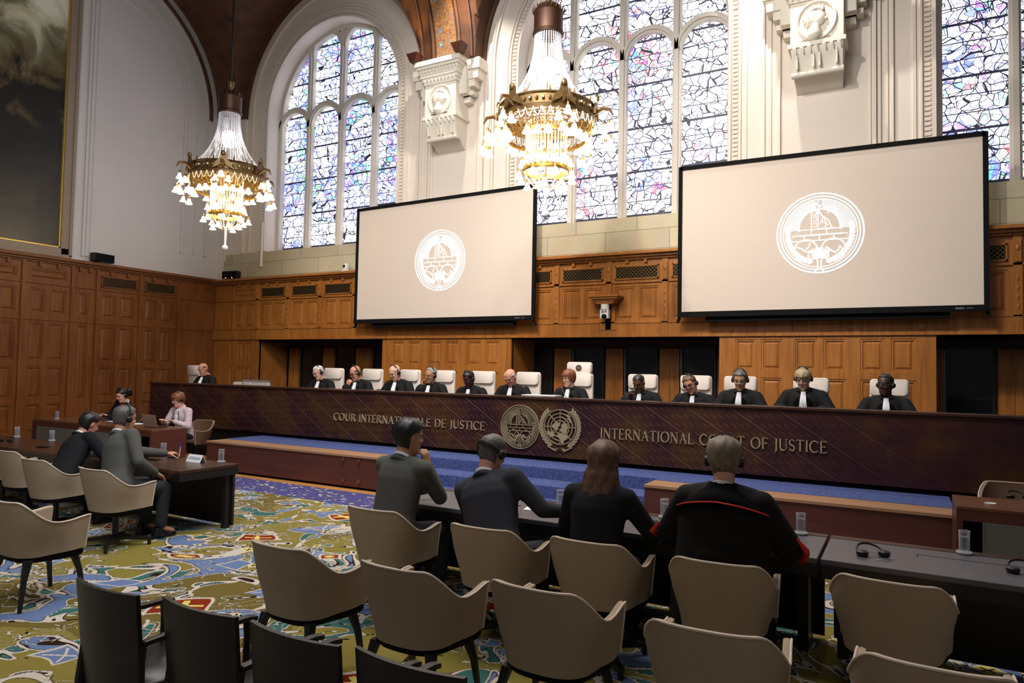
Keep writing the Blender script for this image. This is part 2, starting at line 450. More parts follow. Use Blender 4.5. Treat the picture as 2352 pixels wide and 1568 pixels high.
# purple-blue border band with scattered flecks along the stage
pp = t.sep(co)
bord = t.math('GREATER_THAN', pp[1], 7.35)
fl = t.voro(t.vmul(co, (1, 2.2, 1)), 9.0, 'F1', 'MANHATTAN', 1.0)
fc = t.ramp(t.sep(fl.outputs['Color'])[1], [(0, srgb(206, 200, 170)), (0.22, srgb(134, 120, 50)), (0.4, srgb(58, 62, 110)), (0.5, srgb(90, 130, 150)), (0.64, srgb(200, 190, 120)), (0.78, srgb(170, 170, 190)), (0.9, srgb(60, 50, 90))], 'CONSTANT')
bc = t.mix(t.math('LESS_THAN', fl.outputs['Distance'], 0.46), srgb(74, 70, 122), fc)
base = t.mix(bord, base, bc)
t.set(Base_Color=base, Roughness=0.95); t.b.inputs['Specular IOR Level'].default_value = 0.1
t.bump(t.noise(co, 220, 1).outputs[0], 0.3, 0.004)
MT['carpet'] = t.mat

t = NT('blue_stage_carpet')
n = t.noise(t.co(), 26, 3); 
t.set(Base_Color=t.ramp(n.outputs[0], [(0.3, srgb(60, 66, 112)), (0.7, srgb(84, 98, 146))]), Roughness=0.95)
t.b.inputs['Specular IOR Level'].default_value = 0.1
t.bump(t.noise(t.co(), 300, 1).outputs[0], 0.2, 0.003)
MT['blue_carpet'] = t.mat

# bench front veneer: diagonal inlaid lines, stepped marquetry
t = NT('bench_marquetry')
p = t.sep(t.co()); ca, sa = math.cos(math.radians(-33)), math.sin(math.radians(-33))
U = t.math('ADD', t.math('MULTIPLY', p[0], ca), t.math('MULTIPLY', p[2], sa))
V = t.math('ADD', t.math('MULTIPLY', p[0], -sa), t.math('MULTIPLY', p[2], ca))
cell = t.noise(t.co(), 1.1, 3, 0.6).outputs[0]
vein = t.ramp(cell, [(0.36, srgb(46, 22, 30)), (0.5, srgb(58, 30, 30)), (0.6, srgb(70, 44, 22)), (0.75, srgb(50, 24, 34))])
def frac(x, per):
    return t.math('FRACT', t.math('DIVIDE', x, per))
row = t.math('FLOOR', t.math('DIVIDE', V, 0.055))
shift = t.math('MULTIPLY', t.math('FRACT', t.math('MULTIPLY', row, 0.618)), 0.2)
dash = t.math('LESS_THAN', frac(t.math('ADD', U, shift), 0.2), 0.42)
line = t.math('LESS_THAN', frac(V, 0.055), 0.055)
longl = t.math('LESS_THAN', frac(V, 0.33), 0.016)
brk = t.node('ShaderNodeTexBrick', offset=0.37)
t.put(brk.inputs['Vector'], t.comb(V, U, 0.0)); brk.inputs['Scale'].default_value = 1
brk.inputs['Brick Width'].default_value = 0.11; brk.inputs['Row Height'].default_value = 0.06; brk.inputs['Mortar Size'].default_value = 0.004
brk.inputs['Color1'].default_value = (0, 0, 0, 1); brk.inputs['Color2'].default_value = (0, 0, 0, 1); brk.inputs['Mortar'].default_value = (1, 1, 1, 1)
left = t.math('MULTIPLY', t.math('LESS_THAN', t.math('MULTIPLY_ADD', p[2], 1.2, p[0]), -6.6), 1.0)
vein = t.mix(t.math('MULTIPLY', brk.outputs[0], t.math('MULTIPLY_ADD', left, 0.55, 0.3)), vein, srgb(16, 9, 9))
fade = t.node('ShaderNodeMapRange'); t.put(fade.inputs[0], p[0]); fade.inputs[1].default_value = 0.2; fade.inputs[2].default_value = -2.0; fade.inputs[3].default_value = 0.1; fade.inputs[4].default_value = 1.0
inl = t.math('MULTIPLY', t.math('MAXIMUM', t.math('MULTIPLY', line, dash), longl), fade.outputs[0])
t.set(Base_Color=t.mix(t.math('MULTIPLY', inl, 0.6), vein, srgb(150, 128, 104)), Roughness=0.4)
t.b.inputs['Specular IOR Level'].default_value = 0.3
MT['bench'] = t.mat

# vault: warm brick brown; painted band with foliage
t = NT('vault_brick')
n = t.noise(t.co(), 3, 4)
t.set(Base_Color=t.ramp(n.outputs[0], [(0.3, srgb(66, 37, 17)), (0.7, srgb(92, 54, 26))]), Roughness=0.7)
MT['vault'] = t.mat
t = NT('painted_vault_band')
v = t.voro(t.co(), 3.4, 'F1', 'EUCLIDEAN', 0.4); e = t.noise(t.co(), 9, 3, 0.5, 1.5).outputs[0]
b = t.ramp(e, [(0.40, srgb(126, 76, 34)), (0.47, srgb(168, 120, 50)), (0.52, srgb(92, 104, 112)), (0.57, srgb(140, 88, 40)), (0.66, srgb(120, 70, 34))], 'CONSTANT')
b = t.mix(t.math('LESS_THAN', v.outputs['Distance'], 0.22), b, srgb(96, 116, 134))
b = t.mix(t.math('LESS_THAN', v.outputs['Distance'], 0.09), b, srgb(196, 160, 84))
t.set(Base_Color=b, Roughness=0.7)
MT['painted'] = t.mat

# stained glass, lit by the daylight behind it
def stained(name, pal, seed, strength, sat_thr):
    t = NT(name)
    p0 = t.vadd(t.co(), (seed * 3.1, 0, seed * 1.7))
    p = t.vadd(t.vmul(p0, (1, 0, 1)), t.vmul(t.vadd(t.noise(p0, 1.4, 2).outputs[1], (-0.5, -0.5, -0.5)), (0.45, 0, 0.45)))
    e1 = t.voro(p, 5.0, 'DISTANCE_TO_EDGE').outputs['Distance']
    e2 = t.voro(t.vadd(p, (9, 0, 4)), 9.0, 'DISTANCE_TO_EDGE').outputs['Distance']
    c1 = t.voro(p, 5.0); c2 = t.voro(t.vadd(p, (9, 0, 4)), 9.0)
    reg = t.noise(p0, 0.75, 3, 0.6).outputs[0]
    reg2 = t.noise(t.vadd(p0, (5, 5, 5)), 0.9, 2).outputs[0]
    rnd = t.sep(c1.outputs['Color'])[0]; rnd2 = t.sep(c2.outputs['Color'])[1]
    hue = t.math('ADD', t.math('MULTIPLY', rnd, 0.45), t.math('MULTIPLY_ADD', reg2, 1.6, -0.52))
    col = t.ramp(hue, pal, 'CONSTANT')
    amt = t.math('GREATER_THAN', t.math('ADD', reg, t.math('MULTIPLY', rnd2, 0.25)), sat_thr)
    col = t.mix(amt, (0.92, 0.96, 1, 1), col)
    pale = t.mix(t.math('MULTIPLY', rnd2, 0.5), col, (0.95, 0.98, 1, 1))
    x = t.sep(t.co())
    def bars(per, w, off=0.0):
        return t.math('LESS_THAN', t.math('FRACT', t.math('DIVIDE', t.math('ADD', x[2], off), per)), w / per)
    lead = t.math('MAXIMUM', t.math('LESS_THAN', e1, 0.034), t.math('LESS_THAN', e2, 0.028))
    lead = t.math('MAXIMUM', lead, bars(0.31, 0.018)); lead = t.math('MAXIMUM', lead, bars(0.93, 0.045))
    t.set(Base_Color=(0.02, 0.02, 0.03, 1), Emission_Color=t.mix(lead, pale, (0.004, 0.004, 0.012, 1)), Emission_Strength=strength, Roughness=0.5)
    return t.mat
BLU, PUR, REDC, TEAL, WHT, GRN, GOLD, LIL = (0.10, 0.16, 0.75, 1), (0.30, 0.10, 0.62, 1), (0.75, 0.02, 0.05, 1), (0.08, 0.38, 0.45, 1), (0.8, 0.88, 1, 1), (0.20, 0.38, 0.12, 1), (0.7, 0.55, 0.12, 1), (0.5, 0.45, 0.9, 1)
MT['stain_1'] = stained('stained_glass_blue', [(0, WHT), (0.15, BLU), (0.3, LIL), (0.42, BLU), (0.55, PUR), (0.62, TEAL), (0.75, GRN), (0.8, BLU), (0.95, LIL)], 1.0, 2.5, 0.575)
MT['stain_2'] = stained('stained_glass_red', [(0, WHT), (0.12, LIL), (0.25, BLU), (0.38, WHT), (0.50, REDC), (0.57, PUR), (0.70, REDC), (0.77, TEAL), (0.92, BLU)], 2.3, 2.8, 0.655)
MT['stain_3'] = stained('stained_glass_violet', [(0, WHT), (0.15, TEAL), (0.28, BLU), (0.42, LIL), (0.52, PUR), (0.64, TEAL), (0.78, REDC), (0.86, BLU)], 4.1, 2.4, 0.575)
MT['ug'] = emit('uplight_glow', (1, 0.62, 0.2, 1), 6.0)
# ------------------------------------------------------------------ the room
WX = [-13.23, -5.22, 2.79]          # window axes
YB, YG = 13.5, 14.0                 # face of the rear wall, plane of the glass
XL = -17.55                         # face of the side wall
RO, ZS = 2.3, 8.85                  # window opening
LEFT = Matrix(((0, -1, 0, 0), (1, 0, 0, 0), (0, 0, 1, 0), (0, 0, 0, 1)))   # local x -> world y, local y -> world -x

mb = MB(); mb.box(XL - 0.3, 6, -6, 16, -0.2, 0.0)
struct(mb.build('floor', MT['floor_wood']))
mb = MB(); mb.box(-16.6, 5.6, -4.0, 8.16, 0.0, 0.012)
o = mb.build('carpet', MT['carpet']); tag(o, 'large olive, blue and teal woven carpet with medallions and cream outlines across the hall floor', 'carpet')

def arch_pts(cx, r, zc, z0, n=40):
    P = [(cx + r, z0)]
    for i in range(n + 1):
        a = PI * i / n
        P.append((cx + r * math.cos(a), zc + r * math.sin(a)))
    P.append((cx - r, z0))
    return P
mb = MB()
n = 40
for cx in WX:
    hw = 4.005
    inn = arch_pts(cx, RO, ZS, 5.08, n)
    out = [(cx + hw, 5.08)]
    for i in range(n + 1):
        a = PI * i / n; c, s_ = math.cos(a), math.sin(a)
        k = min(hw / max(abs(c), 1e-6), 4.5 / max(s_, 1e-6))
        out.append((cx + k * c, ZS + k * s_))
    out.append((cx - hw, 5.08))
    R = [[(x, YB, z) for x, z in inn], [(x, YB, z) for x, z in out]]
    mb.rings(R, 0, cap=False, closed=False)
    R = [[(x, YB, z) for x, z in inn], [(x, 14.3, z) for x, z in inn]]
    mb.rings(R, 0, cap=False, closed=False)
mb.box(-17.7, WX[0] - 4.005, YB, 14.3, 4.3, 13.4)
# thickness behind the piers
for cx in WX:
    mb.box(cx + 2.6, cx + 5.4, YB + 0.02, 14.3, 4.3, 13.4)
wall = struct(mb.build('wall_back', MT['plaster'], fix=False))
mb = MB()
for cx in WX:
    mb.box(cx - 2.35, cx + 2.35, YB - 0.0, YB + 0.02, 4.3, 5.08)
    mb.add([(cx - RO, YB, 5.08), (cx + RO, YB, 5.08), (cx + RO, 14.3, 5.26), (cx - RO, 14.3, 5.26), ],
           [(0, 1, 2, 3)])
    for s_ in (-1, 1):
        mb.box(cx + s_ * 3.18 - 0.83, cx + s_ * 3.18 + 0.83, YB - 0.012, YB + 0.02, 4.3, 5.08)
struct(mb.build('trim_1', MT['stone'], fix=False), 'pale stone block course below the windows')
# mouldings and dentil bands round the windows
mb = MB()
for cx in WX:
    for r, w, d in ((2.33, 0.05, 0.06), (2.52, 0.035, 0.05), (2.62, 0.05, 0.03), (2.95, 0.04, 0.05), (3.03, 0.03, 0.03), (3.22, 0.05, 0.07)):
        mb.stroke(arch_pts(cx, r, ZS if r < 2.7 else 9.0, 5.1, 48), w, YB, d)
    L = []
    k = 0
    z = 5.15
    while z < ZS: L.append((cx + 2.43, z, 0)); L.append((cx - 2.43, z, 0)); z += 0.085
    for i in range(1, 90):
        a = PI * i / 90; L.append((cx + 2.43 * math.cos(a), ZS + 2.43 * math.sin(a), a))
    for x, z, a in L:
        c, s_ = math.cos(a), math.sin(a); e = 0.024; f = 0.045
        P = [(x + c * f * u - s_ * e * v, z + s_ * f * u + c * e * v) for u, v in ((-1, -1), (1, -1), (1, 1), (-1, 1))]
        mb.prism(P, YB - 0.035, YB)
for xx in (-17.2, -9.95, -8.5, -2.16, -0.36, 5.9):
    mb.box(xx - 0.025, xx + 0.025, YB - 0.04, YB, 4.9, 8.9)
for xx in (-9.85, -8.62, -2.02, -0.5):
    mb.box(xx - 0.012, xx + 0.012, YB - 0.03, YB, 4.9, 8.9)
struct(mb.build('trim_2', MT['plaster']), 'cream mouldings and dentil bands around the arched windows')

# windows: stone tracery and stained glass
for wi, cx in enumerate(WX):
    root = struct(empty('window_%d' % (wi + 1), (cx, YG, 5.2)), ['tall arched stained glass window on the left, mostly blue', 'tall arched stained glass window in the middle with red and violet glass', 'stained glass window cut by the right edge, violet and teal'][wi])
    mb = MB(); W_ = 0.17; xs = (-1.17, 0.0, 1.17); z8 = 3.35; rl = 0.5
    def col(x0, zt):
        mb.box(x0 - W_ / 2, x0 + W_ / 2, -0.10, 0.12, -0.15, zt)
        mb.box(x0 - W_ / 4, x0 + W_ / 4, -0.16, -0.08, -0.15, zt)
    for x0 in xs: col(x0, math.sqrt(max(RO ** 2 - x0 ** 2, 0)) + 3.62)
    for x0 in (-2.31, 2.31): mb.box(x0 - 0.09, x0 + 0.09, -0.16, 0.12, -0.15, 3.7)
    for k in range(4):
        c = -1.755 + 1.17 * k
        P = [(c + (rl + 0.07) * math.cos(a), z8 + (rl + 0.07) * math.sin(a)) for a in [PI * i / 20 for i in range(21)]]
        mb.stroke(P, 0.15, 0.12, 0.24); mb.stroke(P, 0.06, -0.10, 0.06)
    for k in (1, 2):
        c = -1.755 + 1.17 * k; zz = 5.42 - 0.05
        P = [(c + (rl + 0.07) * math.cos(a), zz + (rl + 0.07) * math.sin(a)) for a in [PI * i / 20 for i in range(21)]]
        mb.stroke(P, 0.15, 0.12, 0.24)
        # solid stone between light head and the main arch
        P2 = [(c + (rl) * math.cos(a), zz + (rl) * math.sin(a)) for a in [PI * i / 20 for i in range(21)]]
        top = [(p[0], 3.65 + math.sqrt(max(2.32 ** 2 - p[0] ** 2, 0))) for p in P2]
        mb.rings([[(x, 0.0, z) for x, z in P2], [(x, 0.0, max(z, q[1])) for (x, z), q in zip(top, P2)]], 0, cap=False, closed=False)
    P = arch_pts(0, 2.28, 3.65, -0.15, 48)
    mb.stroke(P, 0.16, 0.12, 0.26)
    fr = mb.build('window_frame', MT['tracery'], root, smooth=True, angle=35)
    g = MB()
    P = arch_pts(0, 2.3, 3.65, -0.1, 48)
    g.prism(P, 0.02, 0.045)
    # object coordinates differ per window so that each has its own picture
    gl = g.build('stained_glass', MT['stain_%d' % (wi + 1)], root)

# rear wall panelling
def panel_cell(mb, u0, u1, v0, v1, y, rails=0.07):
    """sunk panel with moulded frame and raised field between (u0,v0) and (u1,v1)"""
    mb.box(u0, u1, y, y + 0.03, v0, v1)
    r = 0.035
    for a, b, c, d in ((u0, u1, v1 - r, v1), (u0, u1, v0, v0 + r), (u0, u0 + r, v0 + r, v1 - r), (u1 - r, u1, v0 + r, v1 - r)):
        mb.box(a, b, y - 0.022, y, c, d)
    a, b, c, d = u0 + 0.055, u1 - 0.055, v0 + 0.055, v1 - 0.055
    if b - a > 0.05 and d - c > 0.05:
        vs = [(a, y, c), (b, y, c), (b, y, d), (a, y, d), (a + 0.035, y - 0.022, c + 0.035), (b - 0.035, y - 0.022, c + 0.035), (b - 0.035, y - 0.022, d - 0.035), (a + 0.035, y - 0.022, d - 0.035)]
        mb.add(vs, [(0, 1, 5, 4), (1, 2, 6, 5), (2, 3, 7, 6), (3, 0, 4, 7), (4, 5, 6, 7)])
def solid_with_cells(mb, u0, u1, v0, v1, y, cells):
    """stiles and rails around the given cells; cells are all (a,b,c,d) inside"""
    mb.box(u0, u1, y + 0.02, y + 0.10, v0, v1)
    ys = sorted(set([v0, v1] + [c[2] for c in cells] + [c[3] for c in cells]))
    for i in range(len(ys) - 1):
        a, b = ys[i], ys[i + 1]; m = (a + b) / 2
        row = sorted([c for c in cells if c[2] < m < c[3]])
        x = u0
        for c in row:
            if c[0] > x + 1e-6: mb.box(x, c[0], y - 0.018, y + 0.03, a, b)
            x = c[1]
        if x < u1 - 1e-6: mb.box(x, u1, y - 0.018, y + 0.03, a, b)
    for c in cells: panel_cell(mb, c[0], c[1], c[2], c[3], y + 0.018)
YP = 13.42
VENTS = []
def upper_module(mb, u0, u1, y, vent=True, left=False):
    cells = []
    m = (u0 + u1) / 2; w = (u1 - u0)
    cells += [(u0 + 0.13, m - 0.04, 2.96, 3.64), (m + 0.04, u1 - 0.13, 2.96, 3.64)]
    if vent: VENTS.append((u0 + 0.13, u1 - 0.13, y, left))
    else: cells.append((u0 + 0.13, u1 - 0.13, 3.80, 4.05))
    solid_with_cells(mb, u0 + 0.06, u1 - 0.06, 2.66, 4.2, y, cells)
    # narrow carved pilaster
    mb.box(u1 - 0.06, u1 + 0.06, y - 0.05, y + 0.08, 2.66, 4.2)
    mb.box(u1 - 0.045, u1 + 0.045, y - 0.075, y - 0.05, 3.76, 4.10)
    mb.sphere((u1, y - 0.075, 3.98), (0.035, 0.02, 0.05), 8, 6)
    for z in (3.05, 3.2, 3.35, 3.5): mb.sphere((u1, y - 0.05, z), (0.025, 0.012, 0.045), 8, 6)
    for q in (0.33, 0.66):
        mb.box(u0 + w * q - 0.03, u0 + w * q + 0.03, y - 0.07, y, 4.11, 4.2)
mb = MB()
for cx in WX:
    c = cx - 0.05
    for k in range(4): upper_module(mb, c + (k - 2) * 1.18, c + (k - 1) * 1.18, YP)
    for k in range(3): upper_module(mb, c + 2.36 + k * 1.097, c + 2.36 + (k + 1) * 1.097, YP, vent=False)
upper_module(mb, -16.75, -15.64, YP, vent=False); mb.box(-17.5, -16.75, YP - 0.02, YP + 0.08, 0.6, 4.2)
mb.box(-17.5, 6.0, YP - 0.06, YP + 0.08, 2.62, 2.68)
mb.box(-17.5, 6.0, YP - 0.035, YP + 0.08, 2.68, 2.90)
mb.box(-17.5, 6.0, YP - 0.05, YP, 2.90, 2.925)
mb.box(-17.5, 6.0, YP - 0.05, YP, 3.71, 3.745)
# cornice and ledge
mb.box(-17.5, 6.0, 13.34, 13.56, 4.18, 4.22); mb.box(-17.5, 6.0, 13.28, 13.56, 4.22, 4.27); mb.box(-17.5, 6.0, 13.20, 13.56, 4.27, 4.31)
mb.box(-17.5, 6.0, 13.24, 13.56, 4.31, 4.335)
# piers between the recesses
PIERS = [(-17.5, -15.6), (-11.18, -7.55), (-3.04, 0.46), (5.0, 6.0)]
for a, b in PIERS:
    w = (b - a); k = 3 if w > 3 else (2 if w > 1.5 else 1)
    q = (w - 0.36) / k; cells = []
    for i in range(k):
        m0 = a + 0.18 + q * i + 0.11; m1 = a + 0.18 + q * (i + 1) - 0.11; mm = (m0 + m1) / 2
        for u0, u1 in ((m0, mm - 0.05), (mm + 0.05, m1)):
            cells += [(u0, u1, 1.99, 2.56), (u0, u1, 1.0, 1.86)]
    solid_with_cells(mb, a, b, 0.5, 2.62, YP, cells)
    mb.box(a - 0.0, b + 0.0, YP + 0.05, 14.62, 0.5, 2.62)
    for i in range(k + 1):
        xx = a + 0.18 + q * i
        mb.sphere((min(max(xx, a + 0.1), b - 0.1), YP - 0.03, 2.75), (0.09, 0.02, 0.07), 10, 6)
struct(mb.build('trim_3', MT['oak'], fix=False), 'oak wainscot panelling and cornice on the rear wall')
# recesses
mb = MB()
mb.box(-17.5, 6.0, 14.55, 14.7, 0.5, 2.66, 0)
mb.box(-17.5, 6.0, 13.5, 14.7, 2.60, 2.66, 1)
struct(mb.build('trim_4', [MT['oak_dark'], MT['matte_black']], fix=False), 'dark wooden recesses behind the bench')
NP = [(-16.19, -15.59), (-15.03, -14.27), (-13.7, -13.07), (-12.35, -11.6), (-7.74, -7.08), (-6.5, -5.82), (-5.26, -4.6), (-4.03, -3.38), (0.66, 1.32), (1.9, 2.6)]
for i, (a, b) in enumerate(NP):
    root = struct(empty('door_%d' % (i + 1), ((a + b) / 2, 14.5, 0.55)))
    h = (b - a) / 2; m = MB(); m.box(-h, h, 0.0, 0.05, 0, 1.88)
    m.build('glass_panel', MT['dark_glass'], root)
    m = MB(); m.box(-h - 0.03, -h, -0.03, 0.05, 0, 1.9); m.box(h, h + 0.03, -0.03, 0.05, 0, 1.9); m.box(-h, h, -0.03, 0.05, 1.88, 1.92)
    if a > 0:
        for z in (0.55, 1.0, 1.45): m.box(-h + 0.05, h - 0.05, -0.02, 0.0, z, z + 0.012)
    m.build('door_frame', MT['black'], root)
    if i == 4 or True:
        m = MB(); m.box(-h - 0.045, -h - 0.03, -0.04, 0.0, 0, 1.86); m.build('metal_strip', MT['silver'], root)
# oak posts between the dark panels
mb = MB()
for a, b in ((-15.5, -15.12), (-14.18, -13.78), (-12.98, -12.44), (-7.0, -6.58), (-5.74, -5.34), (-4.52, -4.1), (-3.3, -3.05), (0.5, 0.62), (1.4, 1.82)):
    mb.box(a, b, 14.46, 14.56, 0.5, 2.42); mb.box((a + b) / 2 - 0.01, (a + b) / 2 + 0.01, 14.44, 14.47, 0.5, 2.42)
struct(mb.build('trim_5', MT['oak']), 'oak posts in the recesses')

# side wall
mb = MB(); mb.M = LEFT
mb.box(-6, 14.2, 17.55, 17.9, 4.3, 13.4)
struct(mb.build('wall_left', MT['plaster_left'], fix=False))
mb = MB(); mb.M = LEFT
yc = 9.85
for r, w, d in ((2.45, 0.06, 0.05), (2.56, 0.03, 0.03), (2.85, 0.05, 0.05), (3.2, 0.08, 0.07)):
    mb.stroke(arch_pts(yc, r, 9.0, 5.0, 48)[:26], w, 17.56, d)
mb.box(9.62, 9.67, 17.5, 17.56, 4.5, 13.0); mb.box(9.72, 9.78, 17.52, 17.56, 4.5, 13.0); mb.box(9.82, 9.84, 17.53, 17.56, 4.5, 13.0)
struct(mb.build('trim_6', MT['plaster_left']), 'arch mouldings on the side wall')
mb = MB(); mb.M = LEFT
mods = [(12.95, 13.40, 0), (11.15, 12.2, 2), (10.0, 11.1, 2), (9.4, 9.98, 1), (8.36, 9.38, 3), (7.3, 8.30, 3), (6.25, 7.25, 3), (5.2, 6.2, 3), (4.15, 5.15, 3), (3.1, 4.1, 3), (2.0, 3.05, 3), (0.9, 1.95, 3)]
YL = 17.47
for a, b, kind in mods:
    cells = []
    if kind in (2, 3):
        m = (a + b) / 2
        for z0, z1 in ((3.02, 3.60), (1.92, 2.80), (1.05, 1.78), (0.25, 0.92)):
            cells += [(a + 0.12, m - 0.05, z0, z1), (m + 0.05, b - 0.1, z0, z1)]
        if kind == 2: VENTS.append((a + 0.1, b - 0.08, YL, True))
        else: cells.append((a + 0.1, b - 0.1, 3.80, 4.06))
    elif kind == 1:
        for z0, z1 in ((3.02, 3.60), (1.0, 2.80)): cells.append((a + 0.16, b - 0.16, z0, z1))
    solid_with_cells(mb, a, b, 0.0, 4.2, YL, cells)
    mb.box(b - 0.01, b + 0.06, YL - 0.06, YL + 0.05, 0, 4.2)
    for q in (0.3, 0.7): mb.box(a + (b - a) * q - 0.03, a + (b - a) * q + 0.03, YL - 0.07, YL, 4.10, 4.2)
mb.box(12.2, 13.0, YL - 0.02, YL + 0.05, 0, 4.2)
mb.box(-6, 13.4, YL - 0.045, YL, 3.70, 3.73); mb.box(-6, 13.4, YL - 0.04, YL, 2.86, 2.93); mb.box(-6, 0.9, YL, YL + 0.05, 0, 4.2)
mb.box(-6, 13.5, YL - 0.06, YL + 0.12, 4.2, 4.24); mb.box(-6, 13.5, YL - 0.11, YL + 0.12, 4.24, 4.29); mb.box(-6, 13.5, YL - 0.17, YL + 0.12, 4.29, 4.36)
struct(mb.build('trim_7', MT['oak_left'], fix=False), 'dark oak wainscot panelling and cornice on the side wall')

# ventilation grilles
for i, (a, b, y, left) in enumerate(VENTS):
    w = (b - a) / 2
    root = empty('vent_grille', ((-y + 0.022 if left else (a + b) / 2), ((a + b) / 2 if left else y - 0.022), 3.92), PI / 2 if left else 0)
    m = MB(); m.box(-w, w, -0.0, 0.01, -0.14, 0.14); m.build('backing', MT['matte_black'], root)
    m = MB()
    for u0, u1, v0, v1 in ((-w, w, 0.115, 0.14), (-w, w, -0.14, -0.115), (-w, -w + 0.025, -0.14, 0.14), (w - 0.025, w, -0.14, 0.14)): m.box(u0, u1, -0.025, 0.0, v0, v1)
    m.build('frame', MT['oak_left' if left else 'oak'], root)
    m = MB(); nn = int(w * 2 / 0.075)
    for k in range(-3, nn + 4):
        for sgn in (1, -1):
            x0 = -w + k * 0.075; x1 = x0 + sgn * 0.23
            t0, t1 = 0.0, 1.0
            lo, hi = -w + 0.02, w - 0.02
            if x1 != x0:
                ta, tb = (lo - x0) / (x1 - x0), (hi - x0) / (x1 - x0)
                t0, t1 = max(0, min(ta, tb)), min(1, max(ta, tb))
            if t1 - t0 > 0.02:
                m.stroke([(x0 + (x1 - x0) * t0, -0.115 + 0.23 * t0), (x0 + (x1 - x0) * t1, -0.115 + 0.23 * t1)], 0.012, -0.004, 0.008)
    m.build('lattice', MT['bronze'], root)
    u = (a + b) / 2
    if left: lab = 'dark lattice vent in the side wall panelling, %s' % ('farther from the corner' if u < 11.1 else 'nearest the room corner')
    else:
        order = 'first second third fourth'.split()
        g = min(range(3), key=lambda k: abs(WX[k] - u)); k = int((u - (WX[g] - 2.41)) / 1.18)
        lab = '%s of four lattice vents in the oak frieze under the %s window' % (order[max(0, min(3, k))], ['left', 'middle', 'right'][g])
    tag(root, lab, 'vent grille', 'lattice vents in the oak frieze')

# groin vault with transverse bands
mb = MB(); R_ = 3.25; ZV = 9.0
def hh(d):
    return ZV + math.sqrt(max(R_ * R_ - d * d, 0))
nt = 22
xs = []
for cx in WX:
    xs.append((cx - 4.005, cx))
    for i in range(nt + 1): xs.append((cx + R_ * math.sin(-PI / 2 + PI * i / nt), cx))
xs.append((WX[2] + 4.005, WX[2]))
ys = []
for yc_ in (1.85, 9.85):
    for i in range(nt + 1): ys.append((yc_ + R_ * math.sin(-PI / 2 + PI * i / nt), yc_))
    ys.append((yc_ + 4.0, yc_))
ys[-1] = (13.52, 9.85)
G = [[(x, y, max(hh(x - cx), hh(y - yc_))) for y, yc_ in ys] for x, cx in xs]
vs = [p for r in G for p in r]; fs = []; ms = []
for i in range(len(xs) - 1):
    for j in range(len(ys) - 1):
        n0 = i * len(ys) + j
        fs.append((n0, n0 + 1, n0 + len(ys) + 1, n0 + len(ys)))
        mid = (xs[i][0] + xs[i + 1][0]) / 2
        ms.append(1 if min(abs(mid - (cx + s_ * 4.005)) for cx in WX for s_ in (-1, 1)) < 0.45 else 0)
me = bpy.data.meshes.new('ceiling'); me.from_pydata(vs, [], fs); me.materials.append(MT['vault']); me.materials.append(MT['vault'])
me.polygons.foreach_set('material_index', ms); me.polygons.foreach_set('use_smooth', [True] * len(fs)); me.set_sharp_from_angle(angle=math.radians(30))
ceil = bpy.data.objects.new('ceiling', me); COL.objects.link(ceil); struct(ceil)
# painted bands and ribs below the transverse arches
mb = MB(); mr = MB()
for xb in (-9.225, -1.215):
    P = [(9.85 + (R_ - 0.03) * math.cos(a), ZV + (R_ - 0.03) * math.sin(a)) for a in [PI * i / 40 for i in range(41)]]
    mb.rings([[(xb - 0.28, y, z) for y, z in P], [(xb + 0.28, y, z) for y, z in P]], 0, cap=False, closed=False)
    for dx in (-0.68, -0.36, 0.36, 0.68):
        mr.tube([(xb + dx, y, z) for y, z in P], 0.05, 6)
for cx in WX:
    mr.tube([(x, YB - 0.04, z) for x, z in arch_pts(cx, R_ - 0.02, ZV, ZV - 0.05, 40)], 0.06, 6)
mr.tube([(XL + 0.06, x, z) for x, z in arch_pts(9.85, R_ - 0.02, ZV, ZV - 0.05, 40)], 0.06, 6)
struct(mb.build('trim_8', MT['painted'], fix=False), 'painted foliage band on the vault')
struct(mr.build('trim_9', MT['vault']), 'ribs of the vault')

